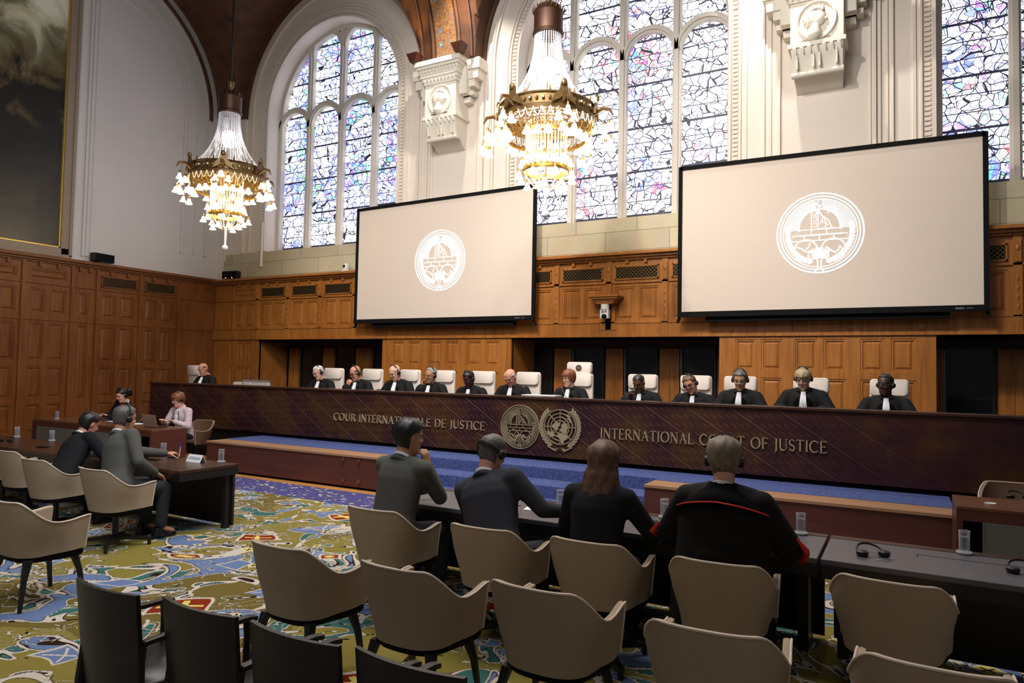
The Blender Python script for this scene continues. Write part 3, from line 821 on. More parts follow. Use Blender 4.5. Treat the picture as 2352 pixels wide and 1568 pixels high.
# carved brackets carrying the vault, with small uplights on top
def head_relief(m, y, variant):
    m.tube([(0.31 * math.cos(a), y, 0.33 * math.sin(a)) for a in [2 * PI * i / 32 for i in range(33)]], 0.022, 6, cap=False)
    m.sphere((0.03, y, 0.03), (0.12, 0.07, 0.15), 16, 10); m.sphere((-0.08, y, 0.06), (0.14, 0.06, 0.17), 12, 8)
    m.sphere((0.15, y - 0.01, 0.0), (0.03, 0.03, 0.03), 8, 6)
    m.cap((-0.02, y, -0.1), (-0.03, y, -0.24), 0.07, 0.13)
    for k in range(9):
        a = PI * (0.25 + 0.9 * k / 8); m.cap((0.13 * math.cos(a), y - 0.03, 0.05 + 0.15 * math.sin(a)), (0.22 * math.cos(a + 0.3), y, 0.05 + 0.22 * math.sin(a + 0.3)), 0.03, 0.012, 6)
for bi, xb in enumerate((-9.3, -1.31)):
    root = empty('wall_bracket', (xb, YB, 7.2))
    tag(root, ['carved cream stone bracket with a round relief between the left and middle windows', 'carved cream stone bracket with a round relief between the middle and right windows'][bi], 'bracket', 'carved brackets under the vault')
    m = MB()
    m.box(-0.43, 0.43, -0.55, 0.0, 0.52, 1.28)
    m.box(-0.47, 0.47, -0.59, 0.0, 0.46, 0.54)
    m.build('block', MT['carved'], root, bevel=0.008)
    m = MB()
    prof = [(0.46, -0.56), (0.40, -0.55), (0.30, -0.50), (0.2, -0.46), (0.10, -0.44), (0.04, -0.40), (0.0, -0.30), (-0.06, -0.20), (-0.14, -0.10), (-0.18, 0.0)]
    R = [[(-0.42 + 0.04 * i / 9, y, z), (0.42 - 0.04 * i / 9, y, z), (0.42 - 0.04 * i / 9, 0, z), (-0.42 + 0.04 * i / 9, 0, z)] for i, (z, y) in enumerate(prof)]
    m.rings(R)
    m.tube([(-0.42, -0.42, 0.03), (0.42, -0.42, 0.03)], 0.055, 10)
    for s_ in (-0.32, -0.05, 0.05, 0.32): m.box(s_ - 0.01, s_ + 0.01, -0.54, -0.4, 0.1, 0.44)
    for k in range(7): m.cap((-0.36 + k * 0.12, -0.57, 0.45), (-0.33 + k * 0.12, -0.56, 0.36), 0.035, 0.012, 6)
    m.build('scroll_foot', MT['carved'], root, smooth=True)
    m = MB(); m.M = Matrix.Translation((0, 0, 0.90)); head_relief(m, -0.56, bi); m.build('portrait_relief', MT['carved'], root, smooth=True)
    m = MB()
    for k in range(22): m.box(-0.24 + k * 0.021, -0.24 + k * 0.021 + 0.009, -0.562, -0.55, 0.555, 0.585)
    m.build('inscription', MT['bronze'], root)
    m = MB()
    m.box(-0.46, 0.46, -0.58, 0.0, 1.28, 1.36); m.box(-0.52, 0.52, -0.64, 0.0, 1.44, 1.56); m.box(-0.58, 0.58, -0.70, 0.0, 1.62, 1.69); m.box(-0.62, 0.62, -0.74, 0, 1.69, 1.80)
    m.box(-0.49, 0.49, -0.61, 0.0, 1.36, 1.44); m.box(-0.54, 0.54, -0.66, 0.0, 1.56, 1.62)
    for k in range(12): m.cap((-0.5 + k * 0.091, -0.66, 1.60), (-0.5 + k * 0.091, -0.64, 1.50), 0.03, 0.015, 6)
    for k in range(9): m.cap((-0.4 + k * 0.1, -0.6, 1.38), (-0.4 + k * 0.1, -0.585, 1.31), 0.03, 0.012, 6)
    m.build('cornice', MT['carved'], root, smooth=True, angle=30)
    for s_ in (-1, 1):
        m = MB()
        for w0, w1, z0, z1, d in ((0.43, 0.62, 1.0, 1.62, 0.42), (0.55, 0.88, 1.34, 1.55, 0.34), (0.6, 0.94, 1.55, 1.80, 0.38), (0.43, 0.76, 1.18, 1.36, 0.30), (0.43, 0.72, 1.0, 1.1, 0.26), (0.43, 0.60, 0.86, 1.0, 0.2)):
            a, b = (w0, w1) if s_ > 0 else (-w1, -w0)
            m.box(a, b, -d, 0.0, z0, z1)
        m.build('side_corbel', MT['carved'], root, bevel=0.012)
    for s_ in (-1, 1):
        u = empty('uplight', (xb + s_ * 0.62, YB - 0.72, 9.0))
        m = MB(); m.frustum((0, 0, 0), 0.07, 0.10, 0.20, 0.15, 0.14); m.build('housing', MT['oak_dark'], u)
        m = MB(); m.box(-0.12, 0.12, -0.11, 0.11, 0.201, 0.206); m.build('lamp_glass', MT['ug'], u)
        tag(u, 'small dark uplight on the %s end of the %s carved bracket' % ('right' if s_ > 0 else 'left', 'left' if bi == 0 else 'right'), 'uplight', 'uplights on the brackets')
        lamp('uplight_bulb', 'SPOT', (xb + s_ * 0.62, YB - 0.78, 9.24), (xb + s_ * 0.75, YB - 0.6, 12.0), 110, (1.0, 0.66, 0.28), 0.05, spot=60, blend=1.0)
# ------------------------------------------------------------------ stage, bench, steps
mb = MB()
mb.box(-11.0, -6.7, 8.39, 9.7, 0.04, 0.50, 0); mb.box(-11.0, -6.7, 8.43, 9.7, 0.0, 0.04, 2)
mb.box(-2.8, 0.45, 8.39, 9.7, 0.04, 0.50, 0); mb.box(-2.8, 0.45, 8.43, 9.7, 0.0, 0.04, 2)
for a, b in ((-11.0, -6.7), (-2.8, 0.45)):
    mb.box(a, b, 8.39, 8.80, 0.50, 0.53, 1)
    mb.box(a, b, 8.80, 9.75, 0.50, 0.535, 3)
    mb.box(a, b, 8.375, 8.39, 0.498, 0.53, 1)
stage = struct(mb.build('trim_10', [MT['mahogany'], MT['oak_edge'], MT['matte_black'], MT['blue_carpet']], fix=False), 'low red-brown stage in front of the bench with blue carpet on top')
mb = MB()
mb.box(-6.7, -2.8, 8.17, 8.50, 0.0, 0.20); mb.box(-6.7, -2.8, 8.47, 9.0, 0.0, 0.37); mb.box(-6.7, -2.8, 8.96, 9.66, 0.0, 0.535)
st = mb.build('steps', MT['blue_carpet'], bevel=0.012, fix=False); tag(st, 'flight of blue carpeted steps leading up to the bench', 'steps')
for x, z in ((-7.71, 0.45), (-7.39, 0.45), (-7.70, 0.13), (-7.38, 0.13)):
    m = MB(); m.lathe([(0.012, 0), (0.012, 0.02), (0.03, 0.025), (0.03, 0.035), (0.012, 0.045)], seg=14)
    o = m.build('brass_stud', MT['brass'], smooth=True); o.location = (x, 8.39, z); o.rotation_euler = (PI / 2, 0, 0)
    tag(o, 'small brass stud on the stage front left of the steps, %s %s of four' % ('upper' if z > .3 else 'lower', 'left' if x < -7.5 else 'right'), 'stud', 'brass studs on the stage front')
# dais floor behind the bench
mb = MB(); mb.box(-17.4, 6, 10.3, 14.6, 0.40, 0.53); struct(mb.build('trim_11', MT['blue_carpet'], fix=False), 'raised floor behind the bench')

bench = empty('judges_bench', (0, 9.6, 0.53))
tag(bench, 'long dark marquetry judges bench with raised gold lettering and two round emblems', 'bench')
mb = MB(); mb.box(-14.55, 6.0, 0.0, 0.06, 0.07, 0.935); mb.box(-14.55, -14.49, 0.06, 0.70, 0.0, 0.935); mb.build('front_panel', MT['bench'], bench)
mb = MB(); mb.box(-14.5, 6.0, 0.06, 0.12, -0.5, 0.07); mb.build('plinth', MT['matte_black'], bench)
mb = MB(); mb.box(-14.58, 6.02, -0.03, 0.22, 0.935, 0.972); mb.build('top_rail', MT['walnut'], bench, bevel=0.006)
mb = MB(); mb.box(-14.5, 6.0, 0.12, 0.68, 0.76, 0.80); mb.build('desk_surface', MT['desk_black'], bench)

# ------------------------------------------------------------------ lettering
def arc(cx, cz, rx, rz, a0, a1, n=14):
    return [(cx + rx * math.cos(math.radians(a0 + (a1 - a0) * i / n)), cz + rz * math.sin(math.radians(a0 + (a1 - a0) * i / n))) for i in range(n + 1)]
TK, TN, SF = 0.12, 0.055, 0.045
def serif(x, z, w=0.2): return ([(x - w / 2, z), (x + w / 2, z)], SF)
def glyph(c, serifs=True):
    s = []; w = 0.7
    top, bot = 1 - SF / 2, SF / 2
    V = lambda x: ([(x, 0.0), (x, 1.0)], TK)
    if c == 'I': w = 0.2; s = [V(0.1)]; sf = [serif(0.1, top), serif(0.1, bot)]
    elif c == 'T': w = 0.66; s = [V(0.33), ([(0, 0.97), (0.66, 0.97)], TN)]; sf = [serif(0.33, bot), ([(0.02, 0.99), (0.02, 0.86)], SF), ([(0.64, 0.99), (0.64, 0.86)], SF)]
    elif c == 'E': w = 0.54; s = [V(0.1), ([(0.1, 0.97), (0.5, 0.97)], TN), ([(0.1, 0.52), (0.42, 0.52)], TN), ([(0.1, 0.03), (0.54, 0.03)], TN)]; sf = [([(0.5, 1), (0.5, 0.86)], SF), ([(0.52, 0), (0.54, 0.15)], SF), ([(0.42, 0.6), (0.42, 0.44)], SF)]
    elif c == 'F': w = 0.5; s = [V(0.1), ([(0.1, 0.97), (0.5, 0.97)], TN), ([(0.1, 0.52), (0.42, 0.52)], TN)]; sf = [serif(0.1, bot), ([(0.5, 1), (0.5, 0.86)], SF), ([(0.42, 0.6), (0.42, 0.44)], SF)]
    elif c == 'L': w = 0.54; s = [V(0.1), ([(0.1, 0.03), (0.52, 0.03)], TN)]; sf = [serif(0.1, top), ([(0.52, 0), (0.54, 0.16)], SF)]
    elif c == 'N': w = 0.78; s = [([(0.1, 0), (0.1, 1)], TN), ([(0.68, 0), (0.68, 1)], TN), ([(0.08, 0.99), (0.7, 0.0)], TK)]; sf = [serif(0.1, bot), serif(0.68, top), serif(0.06, top, 0.12)]
    elif c == 'A': w = 0.74; s = [([(0.1, 0.0), (0.36, 1.0)], TN), ([(0.35, 1.0), (0.64, 0.0)], TK), ([(0.2, 0.35), (0.52, 0.35)], TN)]; sf = [serif(0.1, bot, 0.18), serif(0.64, bot, 0.2)]
    elif c == 'U': w = 0.74; P = [(0.12, 1.0), (0.12, 0.35)] + arc(0.38, 0.3, 0.26, 0.28, 180, 360, 12)[1:] + [(0.64, 1.0)]; s = [(P, [TK] * 8 + [TN] * (len(P) - 8))]; sf = [serif(0.12, top), serif(0.64, top)]
    elif c == 'O': w = 0.86; P = arc(0.43, 0.5, 0.38, 0.47, 90, 450, 28)[:-1]; s = [(P, [TN + (TK - TN) * abs(math.sin(2 * PI * i / 28)) for i in range(28)], True)]; sf = []
    elif c == 'C': w = 0.74; P = arc(0.42, 0.5, 0.37, 0.47, 48, 312, 22); s = [(P, [TN + (TK - TN) * math.sin(PI * i / 22) for i in range(23)])]; sf = [([(0.68, 0.92), (0.69, 0.76)], SF), ([(0.68, 0.08), (0.7, 0.2)], SF)]
    elif c == 'D': w = 0.82; P = [(0.1, 0.97), (0.34, 0.97)] + arc(0.34, 0.5, 0.42, 0.47, 90, -90, 14)[1:] + [(0.1, 0.03)]; s = [V(0.12), (P, [TN] * 4 + [TK * 0.9] * (len(P) - 8) + [TN] * 4)]; sf = []
    elif c == 'R': w = 0.72; P = [(0.1, 0.97), (0.32, 0.97)] + arc(0.32, 0.74, 0.23, 0.23, 90, -90, 10)[1:] + [(0.1, 0.51)]; s = [V(0.12), (P, TN * 1.4), ([(0.34, 0.5), (0.7, 0.0)], TK)]; sf = [serif(0.12, bot), serif(0.66, bot, 0.14)]
    elif c == 'J': w = 0.3; P = [(0.2, 1.0), (0.2, 0.1)] + arc(0.04, 0.08, 0.16, 0.26, 0, -80, 6)[1:]; s = [(P, [TK] * 4 + [TN] * (len(P) - 4))]; sf = [serif(0.2, top)]
    elif c == 'S': w = 0.5; P = arc(0.25, 0.74, 0.19, 0.23, 40, 250, 10) + arc(0.25, 0.26, 0.2, 0.23, 75, -150, 12); s = [(P, [TN] * 5 + [TK * 0.9] * (len(P) - 9) + [TN] * 4)]; sf = [([(0.41, 0.94), (0.42, 0.8)], SF), ([(0.05, 0.06), (0.05, 0.22)], SF)]
    elif c == 'Z': w = 0.6; s = [([(0.05, 0.97), (0.55, 0.97)], TN), ([(0.55, 0.97), (0.05, 0.03)], TN), ([(0.05, 0.03), (0.57, 0.03)], TN)]; sf = []
    elif c == 'B': w = 0.6; s = [V(0.1), ([(0.1, 0.97), (0.3, 0.97)] + arc(0.3, 0.75, 0.2, 0.22, 90, -90, 8)[1:] + [(0.1, 0.53)], TN), ([(0.3, 0.53)] + arc(0.3, 0.28, 0.25, 0.25, 90, -90, 8)[1:] + [(0.1, 0.03)], TN)]; sf = []
    else: return [], 0.32
    return s + (sf if serifs else []), w
def lettering(mb, text, x0, x1, z0, h, y0, d, serifs=True, thin=None):
    ws = [glyph(c)[1] for c in text]; tr = 0.13
    total = sum(ws) + tr * (len(text) - 1); k = (x1 - x0) / total; x = x0
    for c, w in zip(text, ws):
        for st_ in glyph(c, serifs)[0]:
            P = [(x + p[0] * k, z0 + p[1] * h) for p in st_[0]]
            wd = st_[1] if thin is None else thin
            wd = [q * (h * 0.5 + k * 0.5) for q in wd] if isinstance(wd, list) else wd * (h * 0.5 + k * 0.5)
            mb.stroke(P, wd, y0, d, closed=len(st_) > 2)
        x += (w + tr) * k
def worded(text, x0, x1, z0, h, y0, d, mat, parent):
    tr = 0.13; ws = [glyph(c)[1] for c in text]; k = (x1 - x0) / (sum(ws) + tr * (len(text) - 1)); x = x0; i = 0
    for word in text.split(' '):
        w = sum(ws[i:i + len(word)]) + tr * (len(word) - 1)
        m = MB(); lettering(m, word, x, x + w * k, z0, h, y0, d); m.build('raised_word', mat, parent)
        x += (w + tr) * k; i += len(word)
        if i < len(text): x += (ws[i] + tr) * k; i += 1
worded('COUR INTERNATIONALE DE JUSTICE', -9.09, -5.86, 0.405, 0.135, -0.001, 0.02, MT['gold_letter'], bench)
worded('INTERNATIONAL COURT OF JUSTICE', -3.87, -0.85, 0.41, 0.15, -0.001, 0.02, MT['gold_letter'], bench)

# ------------------------------------------------------------------ emblems (unit size: radius about 1)
def leaf(m, x, z, a, L, w, y0, d):
    n = 6; P = []; ww = []
    for i in range(n + 1):
        t_ = i / n; P.append((x + L * t_ * math.cos(a), z + L * t_ * math.sin(a))); ww.append(max(w * math.sin(PI * min(max(t_, 0.06), 0.97)), w * 0.1))
    m.stroke(P, ww, y0, d)
def wavy(pts, n=4):
    out = []
    for i in range(len(pts)):
        a = pts[i]; b = pts[(i + 1) % len(pts)]
        for k in range(n):
            t_ = k / n; out.append((a[0] + (b[0] - a[0]) * t_ + random.uniform(-.012, .012), a[1] + (b[1] - a[1]) * t_ + random.uniform(-.012, .012)))
    return out
def court_emblem(m, y0, d, k=1.0, fine=False):
    T_ = lambda P: [(p[0] * k, p[1] * k) for p in P]
    S = lambda P, w, c=False: m.stroke(T_(P), w * k if not isinstance(w, list) else [q * k for q in w], y0, d, closed=c)
    for r, w in ((0.97, 0.035), (0.89, 0.022), (0.83, 0.02)): S(arc(0, 0, r, r, 0, 360, 72)[:-1], w, True)
    r0 = 0.46
    S(arc(0, 0.12, r0, r0, -8, 188, 30), 0.025)
    for i in range(34 if not fine else 68):
        a = math.radians(-2 + 184 * i / (33 if not fine else 67))
        if math.cos(a) > -0.12 and math.cos(a) < 0.16 and math.sin(a) > 0: continue
        r1 = 0.83; x0, z0 = r0 * math.cos(a), 0.12 + r0 * math.sin(a)
        t_ = 0
        while (x0 + t_ * math.cos(a)) ** 2 + (z0 + t_ * math.sin(a)) ** 2 < 0.81 ** 2: t_ += 0.01
        S([(x0, z0), (x0 + t_ * math.cos(a), z0 + t_ * math.sin(a))], 0.02 if not fine else 0.012)
    # pillar and seated figure with scales
    S([(-0.18, 0.10), (-0.18, 0.62), (-0.24, 0.62), (-0.1, 0.74), (0.02, 0.62), (-0.03, 0.6), (-0.03, 0.10)], 0.022)
    for z in (0.15, 0.3, 0.45): S([(-0.14, z), (-0.07, z), (-0.07, z + 0.1), (-0.13, z + 0.1), (-0.13, z + 0.05)], 0.018)
    S(arc(0.02, 0.74, 0.07, 0.08, 0, 360, 12)[:-1], 0.022, True)
    S([(0.02, 0.66), (-0.02, 0.55), (0.06, 0.42), (0.2, 0.30), (0.26, 0.15), (0.32, 0.10), (0.0, 0.10)], 0.024)
    S([(0.04, 0.58), (0.16, 0.60), (0.30, 0.64)], 0.03); S([(0.2, 0.62), (0.34, 0.62)], 0.016)
    for x in (0.2, 0.34): S([(x, 0.62), (x - 0.03, 0.5), (x, 0.46), (x + 0.03, 0.5), (x, 0.62)], 0.014)
    S([(0.0, 0.5), (0.08, 0.36), (0.02, 0.2)], 0.02); S([(0.1, 0.4), (0.16, 0.2), (0.12, 0.12)], 0.02); S([(0.03, 0.3), (0.2, 0.18)], 0.018)
    S([(-0.1, 0.56), (-0.02, 0.5), (-0.12, 0.42)], 0.022)
    # stone courses
    for x0_, x1_, z0_, z1_, cuts in ((-0.5, 0.5, -0.04, 0.09, (-0.18, 0.16)), (-0.62, 0.62, -0.18, -0.05, (-0.34, 0.0, 0.32))):
        S([(x0_, z0_), (x1_, z0_), (x1_, z1_), (x0_, z1_)], 0.022, True)
        for c in cuts: S([(c, z0_), (c, z1_)], 0.02)
    # two globes
    for sx in (-1, 1):
        S(arc(0.31 * sx, -0.42, 0.27, 0.27, 0, 360, 36)[:-1], 0.03, True)
        q = [(-0.2, 0.1), (-0.08, 0.06), (-0.02, -0.02), (0.06, -0.03), (0.05, -0.14), (0.1, -0.2)] if sx < 0 else [(-0.15, 0.08), (-0.05, -0.02), (0.04, -0.08), (0.1, -0.02), (0.12, 0.08), (0.18, -0.02)]
        S([(0.31 * sx + a * 1.1, -0.42 + b) for a, b in q], 0.032)
        q = [(0.0, 0.02), (0.08, 0.1), (0.1, 0.2)] if sx < 0 else [(-0.12, -0.05), (-0.1, -0.16), (-0.16, -0.2)]
        S([(0.31 * sx + a, -0.42 + b) for a, b in q], 0.03)
    # tree and laurel
    S([(-0.1, -0.94), (-0.04, -0.86), (-0.04, -0.66), (-0.14, -0.58)], 0.03); S([(0.1, -0.94), (0.04, -0.86), (0.04, -0.66), (0.14, -0.58)], 0.03)
    for i in range(9):
        a = math.radians(25 + 130 * i / 8); leaf(m, 0.03 * k * math.cos(a), -0.62 * k, a, 0.2 * k, 0.05 * k, y0, d)
        leaf(m, 0.09 * k * math.cos(a) * 1.5, -0.5 * k, a, 0.16 * k, 0.045 * k, y0, d)
    for sx in (-1, 1):
        for i in range(15):
            a = math.radians(-78 + 88 * i / 14); r = 0.72
            x, z = sx * r * math.cos(a), r * math.sin(a) * 1.0
            for q in (-0.5, 0.5, 0.0):
                aa = (a + PI / 2 + q * 1.1) if sx > 0 else (PI - (a + PI / 2 + q * 1.1))
                leaf(m, x * k, z * k, aa, 0.13 * k, 0.045 * k, y0, d)
def un_emblem(m, y0, d, k=1.0):
    S = lambda P, w, c=False: m.stroke([(p[0] * k, p[1] * k) for p in P], w * k, y0, d, closed=c)
    for r in (0.78, 0.61, 0.45, 0.29): S(arc(0, 0.1, r, r, 0, 360, 60)[:-1], 0.035, True)
    for i in range(8):
        a = PI * i / 4; S([(0.14 * math.cos(a), 0.1 + 0.14 * math.sin(a)), (0.78 * math.cos(a), 0.1 + 0.78 * math.sin(a))], 0.03)
    C = [[(-0.36, 0.2), (-0.2, 0.32), (0.0, 0.28), (0.0, 0.16), (-0.1, 0.08), (-0.06, 0.0), (-0.18, -0.05), (-0.3, 0.02), (-0.4, 0.1)],
         [(-0.3, 0.0), (-0.34, -0.1), (-0.4, -0.14), (-0.66, -0.12), (-0.6, -0.28), (-0.42, -0.36), (-0.26, -0.34), (-0.3, -0.18)],
         [(0.06, 0.16), (0.2, 0.3), (0.36, 0.26), (0.4, 0.1), (0.36, -0.06), (0.3, -0.2), (0.16, -0.16), (0.02, -0.06), (0.0, 0.04), (0.1, 0.06)],
         [(-0.12, -0.22), (0.06, -0.18), (0.26, -0.2), (0.4, -0.3), (0.34, -0.42), (0.22, -0.5), (0.18, -0.66), (0.06, -0.6), (0.02, -0.42), (-0.1, -0.34)],
         [(0.32, 0.66), (0.42, 0.7), (0.46, 0.56), (0.54, 0.44), (0.56, 0.3), (0.48, 0.34), (0.42, 0.46)]]
    for P in C:
        Q = [(p[0] * k, p[1] * k) for p in P]; cx_ = sum(p[0] for p in Q) / len(Q); cz_ = sum(p[1] for p in Q) / len(Q)
        n = len(Q)
        vs = [(cx_, y0 - d * 1.15, cz_)] + [(x, y0 - d * 1.15, z) for x, z in Q] + [(x, y0, z) for x, z in Q]
        fs = [(0, 1 + i, 1 + (i + 1) % n) for i in range(n)] + [(1 + i, 1 + n + i, 1 + n + (i + 1) % n, 1 + (i + 1) % n) for i in range(n)]
        m.add(vs, fs)
    for sx in (-1, 1):
        S([(sx * 0.1 * -1, -0.86), (sx * 0.25, -0.98)] , 0.05)
        S([(-sx * 0.22, -1.0), (0, -0.86), (sx * 0.3, -0.93), (sx * 0.6, -0.78)], 0.05)
        for i in range(12):
            a = math.radians(-66 + 108 * i / 11); r = 0.93
            x, z = sx * r * math.cos(a), 0.1 + r * math.sin(a)
            for q, L in ((0.42, 0.27), (-0.32, 0.27)):
                aa = (a + PI / 2 + q) if sx > 0 else (PI - (a + PI / 2 + q))
                leaf(m, x * k, z * k, aa, L * k, 0.085 * k, y0, d)
m = MB(); m.M = Matrix.Translation((-5.215, 0, 0.50)); court_emblem(m, -0.001, 0.025, 0.345); m.build('court_emblem', MT['gold_letter'], bench)
m = MB(); m.M = Matrix.Translation((-4.525, 0, 0.50)); un_emblem(m, -0.001, 0.025, 0.335); m.build('globe_and_laurel_emblem', MT['gold_letter'], bench)

# ------------------------------------------------------------------ projection screens
t = NT('projection_screen'); t.set(Base_Color=srgb(206, 190, 175), Roughness=0.9, Emission_Color=srgb(232, 214, 196), Emission_Strength=0.08); MT['screen'] = t.mat
t = NT('projected_white'); t.set(Base_Color=srgb(245, 245, 245), Roughness=0.9, Emission_Color=(1, 1, 1, 1), Emission_Strength=0.40); MT['proj'] = t.mat
t = NT('projected_grey'); t.set(Base_Color=srgb(200, 200, 198), Roughness=0.9, Emission_Color=srgb(200, 200, 200), Emission_Strength=0.12); MT['projgrey'] = t.mat
for i, (x0, x1, zt0, zt1, z0) in enumerate(((-11.80, -6.86, 5.80, 5.86, 3.03), (-3.72, 1.13, 5.82, 5.78, 3.02))):
    cx = (x0 + x1) / 2; root = empty('projection_screen', (cx, 13.1, z0)); h = (x1 - x0) / 2; H0, H1 = zt0 - z0, zt1 - z0
    m = MB(); m.prism([(-h, 0), (h, 0), (h, H1), (-h, H0)], 0.0, 0.02); m.build('screen_surface', MT['screen'], root)
    m = MB()
    for P in ([(-h, -0.05), (-h, H0 + 0.03)], [(h, -0.05), (h, H1 + 0.03)]): m.stroke(P, 0.075, 0.03, 0.05)
    m.stroke([(-h, H0), (h, H1)], 0.075, 0.03, 0.05); m.stroke([(-h - 0.03, -0.0), (h + 0.03, 0.0)], 0.10, 0.03, 0.07)
    m.build('border', MT['matte_black'], root)
    m = MB()
    for s_ in (-1, 1): m.stroke([(s_ * h, -0.05), (s_ * (h + 0.05), -0.15)], 0.05, 0.05, 0.04)
    m.box(-h * 0.8, h * 0.8, 0.03, 0.16, -0.14, -0.05)
    m.build('support_bracket', MT['matte_black'], root)
    m = MB(); m.box(h - 0.42, h - 0.30, -0.045, -0.04, -0.012, 0.012); m.box(h - 0.27, h - 0.18, -0.045, -0.04, -0.006, 0.006); m.build('maker_plate', MT['silver'], root)
    m = MB(); m.M = Matrix.Translation((0.02, 0, 1.37))
    P = arc(0, 0, 0.69, 0.69, 0, 360, 64)[:-1]
    Rr = [[(p[0] * 0.97, -0.0012, p[1] * 0.97) for p in P], [(p[0] * 0.90, -0.0012, p[1] * 0.90) for p in P]]
    m.rings(Rr, 0, cap=False)
    # grey halo between the rays
    Rr = [[(p[0] * 0.83, -0.0012, p[1] * 0.83) for p in P if p[1] > -0.05], [(p[0] * 0.47, -0.0012, p[1] * 0.47 + 0.08) for p in P if p[1] > -0.05]]
    m.rings(Rr, 0, cap=False, closed=False)
    m.build('projected_ring', MT['projgrey'], root, fix=False)
    m = MB(); m.M = Matrix.Translation((0.02, 0, 1.37)); court_emblem(m, -0.0015, 0.003, 0.715, True); m.build('projected_emblem', MT['proj'], root)
    tag(root, ['smaller-looking hanging projection screen at left showing a pale round emblem', 'hanging projection screen at right showing a pale round emblem'][i], 'projection screen', 'hanging projection screens')
# ------------------------------------------------------------------ tables
def long_table(name, x0, x1, y0, y1, label, top_mat, segs=None, edge=True, panel=True, ends=True, legs=None):
    root = empty(name, ((x0 + x1) / 2, (y0 + y1) / 2, 0.012)); tag(root, label, 'table')
    cx, cyy = (x0 + x1) / 2, (y0 + y1) / 2; H = 0.738
    m = MB(); m.box(x0 - cx, x1 - cx, y0 - cyy, y1 - cyy, H - 0.035, H)
    m.build('tabletop', top_mat, root, bevel=0.004)
    if edge:
        m = MB(); m.box(x0 - cx, x1 - cx, y1 - cyy - 0.09, y1 - cyy, H + 0.0005, H + 0.003); m.build('edge_strip', MT['walnut'], root)
    m = MB(); m.box(x0 - cx + 0.005, x1 - cx - 0.005, y0 - cyy + 0.005, y0 - cyy + 0.04, H - 0.12, H - 0.035)
    for s_ in (-1, 1):
        xx = (x1 - cx - 0.04) if s_ > 0 else (x0 - cx + 0.005)
        m.box(xx, xx + 0.035, y0 - cyy + 0.04, y1 - cyy - 0.005, H - 0.12, H - 0.035)
    m.build('apron', MT['desk_black'], root)
    if panel:
        m = MB(); m.box(x0 - cx + 0.02, x1 - cx - 0.02, y1 - cyy - 0.06, y1 - cyy - 0.03, 0.03, H - 0.035); m.build('modesty_panel', MT['desk_black'], root)
    for lx in (legs or (x0 + 0.05, x1 - 0.12)):
        m = MB(); m.box(lx - cx, lx - cx + 0.07, y1 - cyy - (0.36 if x1 > 0 or x0 > -4 else 0.13), y1 - cyy - 0.06, 0, H - 0.035); m.build('leg', MT['desk_black'], root)
    return root
tA = long_table('counsel_table', -3.98, -0.485, 4.855, 5.62, 'long dark counsel table with grey leather top in front of the four seated people', MT['desk_top'], legs=(-3.9, -2.2, -0.65))
tB = long_table('counsel_table', -0.465, 3.2, 4.855, 5.62, 'empty grey-topped counsel table section at right, right of the dark joint', MT['desk_top'], legs=(-0.40, 1.1, 3.0))
m = MB()
for a in ((-1.30, -0.62, 0.1, 0.104), (-1.30, -1.296, 0.0, 0.104), (-0.624, -0.62, 0.0, 0.104)): m.box(a[0], a[1], a[2], a[3], 0.7385, 0.7395)
m.build('cable_flap_outline', MT['matte_black'], tB)
tC = long_table('counsel_table', -13.6, -6.80, 4.86, 5.63, 'dark wooden counsel table at left with the AZERBAIJAN name plate on it', MT['walnut'], edge=False, legs=(-13.5, -10.2, -6.92))
# registrar side desk and its counterpart at right
def boxed_desk(name, x0, x1, y0, y1, label, glass, light):
    cx, cyy = (x0 + x1) / 2, (y0 + y1) / 2; root = empty(name, (cx, cyy, 0.012)); tag(root, label, 'desk'); H = 0.738
    m = MB(); m.box(x0 - cx, x1 - cx, y0 - cyy, y1 - cyy, H - 0.03, H); m.build('desktop', MT[light], root, bevel=0.003)
    m = MB()
    m.box(x0 - cx, x0 - cx + 0.05, y0 - cyy + 0.002, y1 - cyy - 0.002, 0, H - 0.03); m.box(x1 - cx - 0.05, x1 - cx, y0 - cyy + 0.002, y1 - cyy - 0.002, 0, H - 0.03)
    m.box(x0 - cx + 0.05, x1 - cx - 0.05, y0 - cyy + 0.002, y0 - cyy + 0.04, H - 0.13, H - 0.03)
    m.build('side_panels', MT['mahogany'], root)
    m = MB(); m.box(glass[0] - cx, glass[1] - cx, y0 - cyy - 0.012, y0 - cyy, 0.1, H - 0.13); m.build('glass_panel', MT['frosted'], root)
    m = MB(); m.box(glass[0] - cx - 0.012, glass[0] - cx, y0 - cyy - 0.016, y0 - cyy + 0.0, 0.1, H - 0.13); m.build('glass_edge', MT['silver'], root)
    m = MB(); m.box(glass[1] - cx, glass[1] - cx + 0.012, y0 - cyy - 0.016, y0 - cyy, 0.1, H - 0.13); m.build('glass_edge', MT['silver'], root)
    m = MB(); m.box(x0 - cx + 0.06, x1 - cx - 0.06, -0.02, 0.0, 0.02, H - 0.03); m.build('inner_panel', MT['matte_black'], root)
    return root
MT['frosted'] = plain('grey_glass_panel', srgb(104, 104, 98), 0.25, var=0.1, scale=1)
boxed_desk('clerks_desk', -15.3, -11.44, 7.60, 8.29, 'red-brown clerks desk with a grey glass front at far left below the bench end', (-15.1, -11.72), 'walnut_red')  if 'walnut_red' in MT else None
MT['walnut_red'] = wood('warm_walnut_top', srgb(92, 58, 42), srgb(126, 84, 62), 0.25, 'x', spec=0.5)
boxed_desk('clerks_desk', -15.3, -11.44, 7.60, 8.29, 'red-brown clerks desk with a grey glass front at far left below the bench end', (-15.1, -11.72), 'walnut_red')
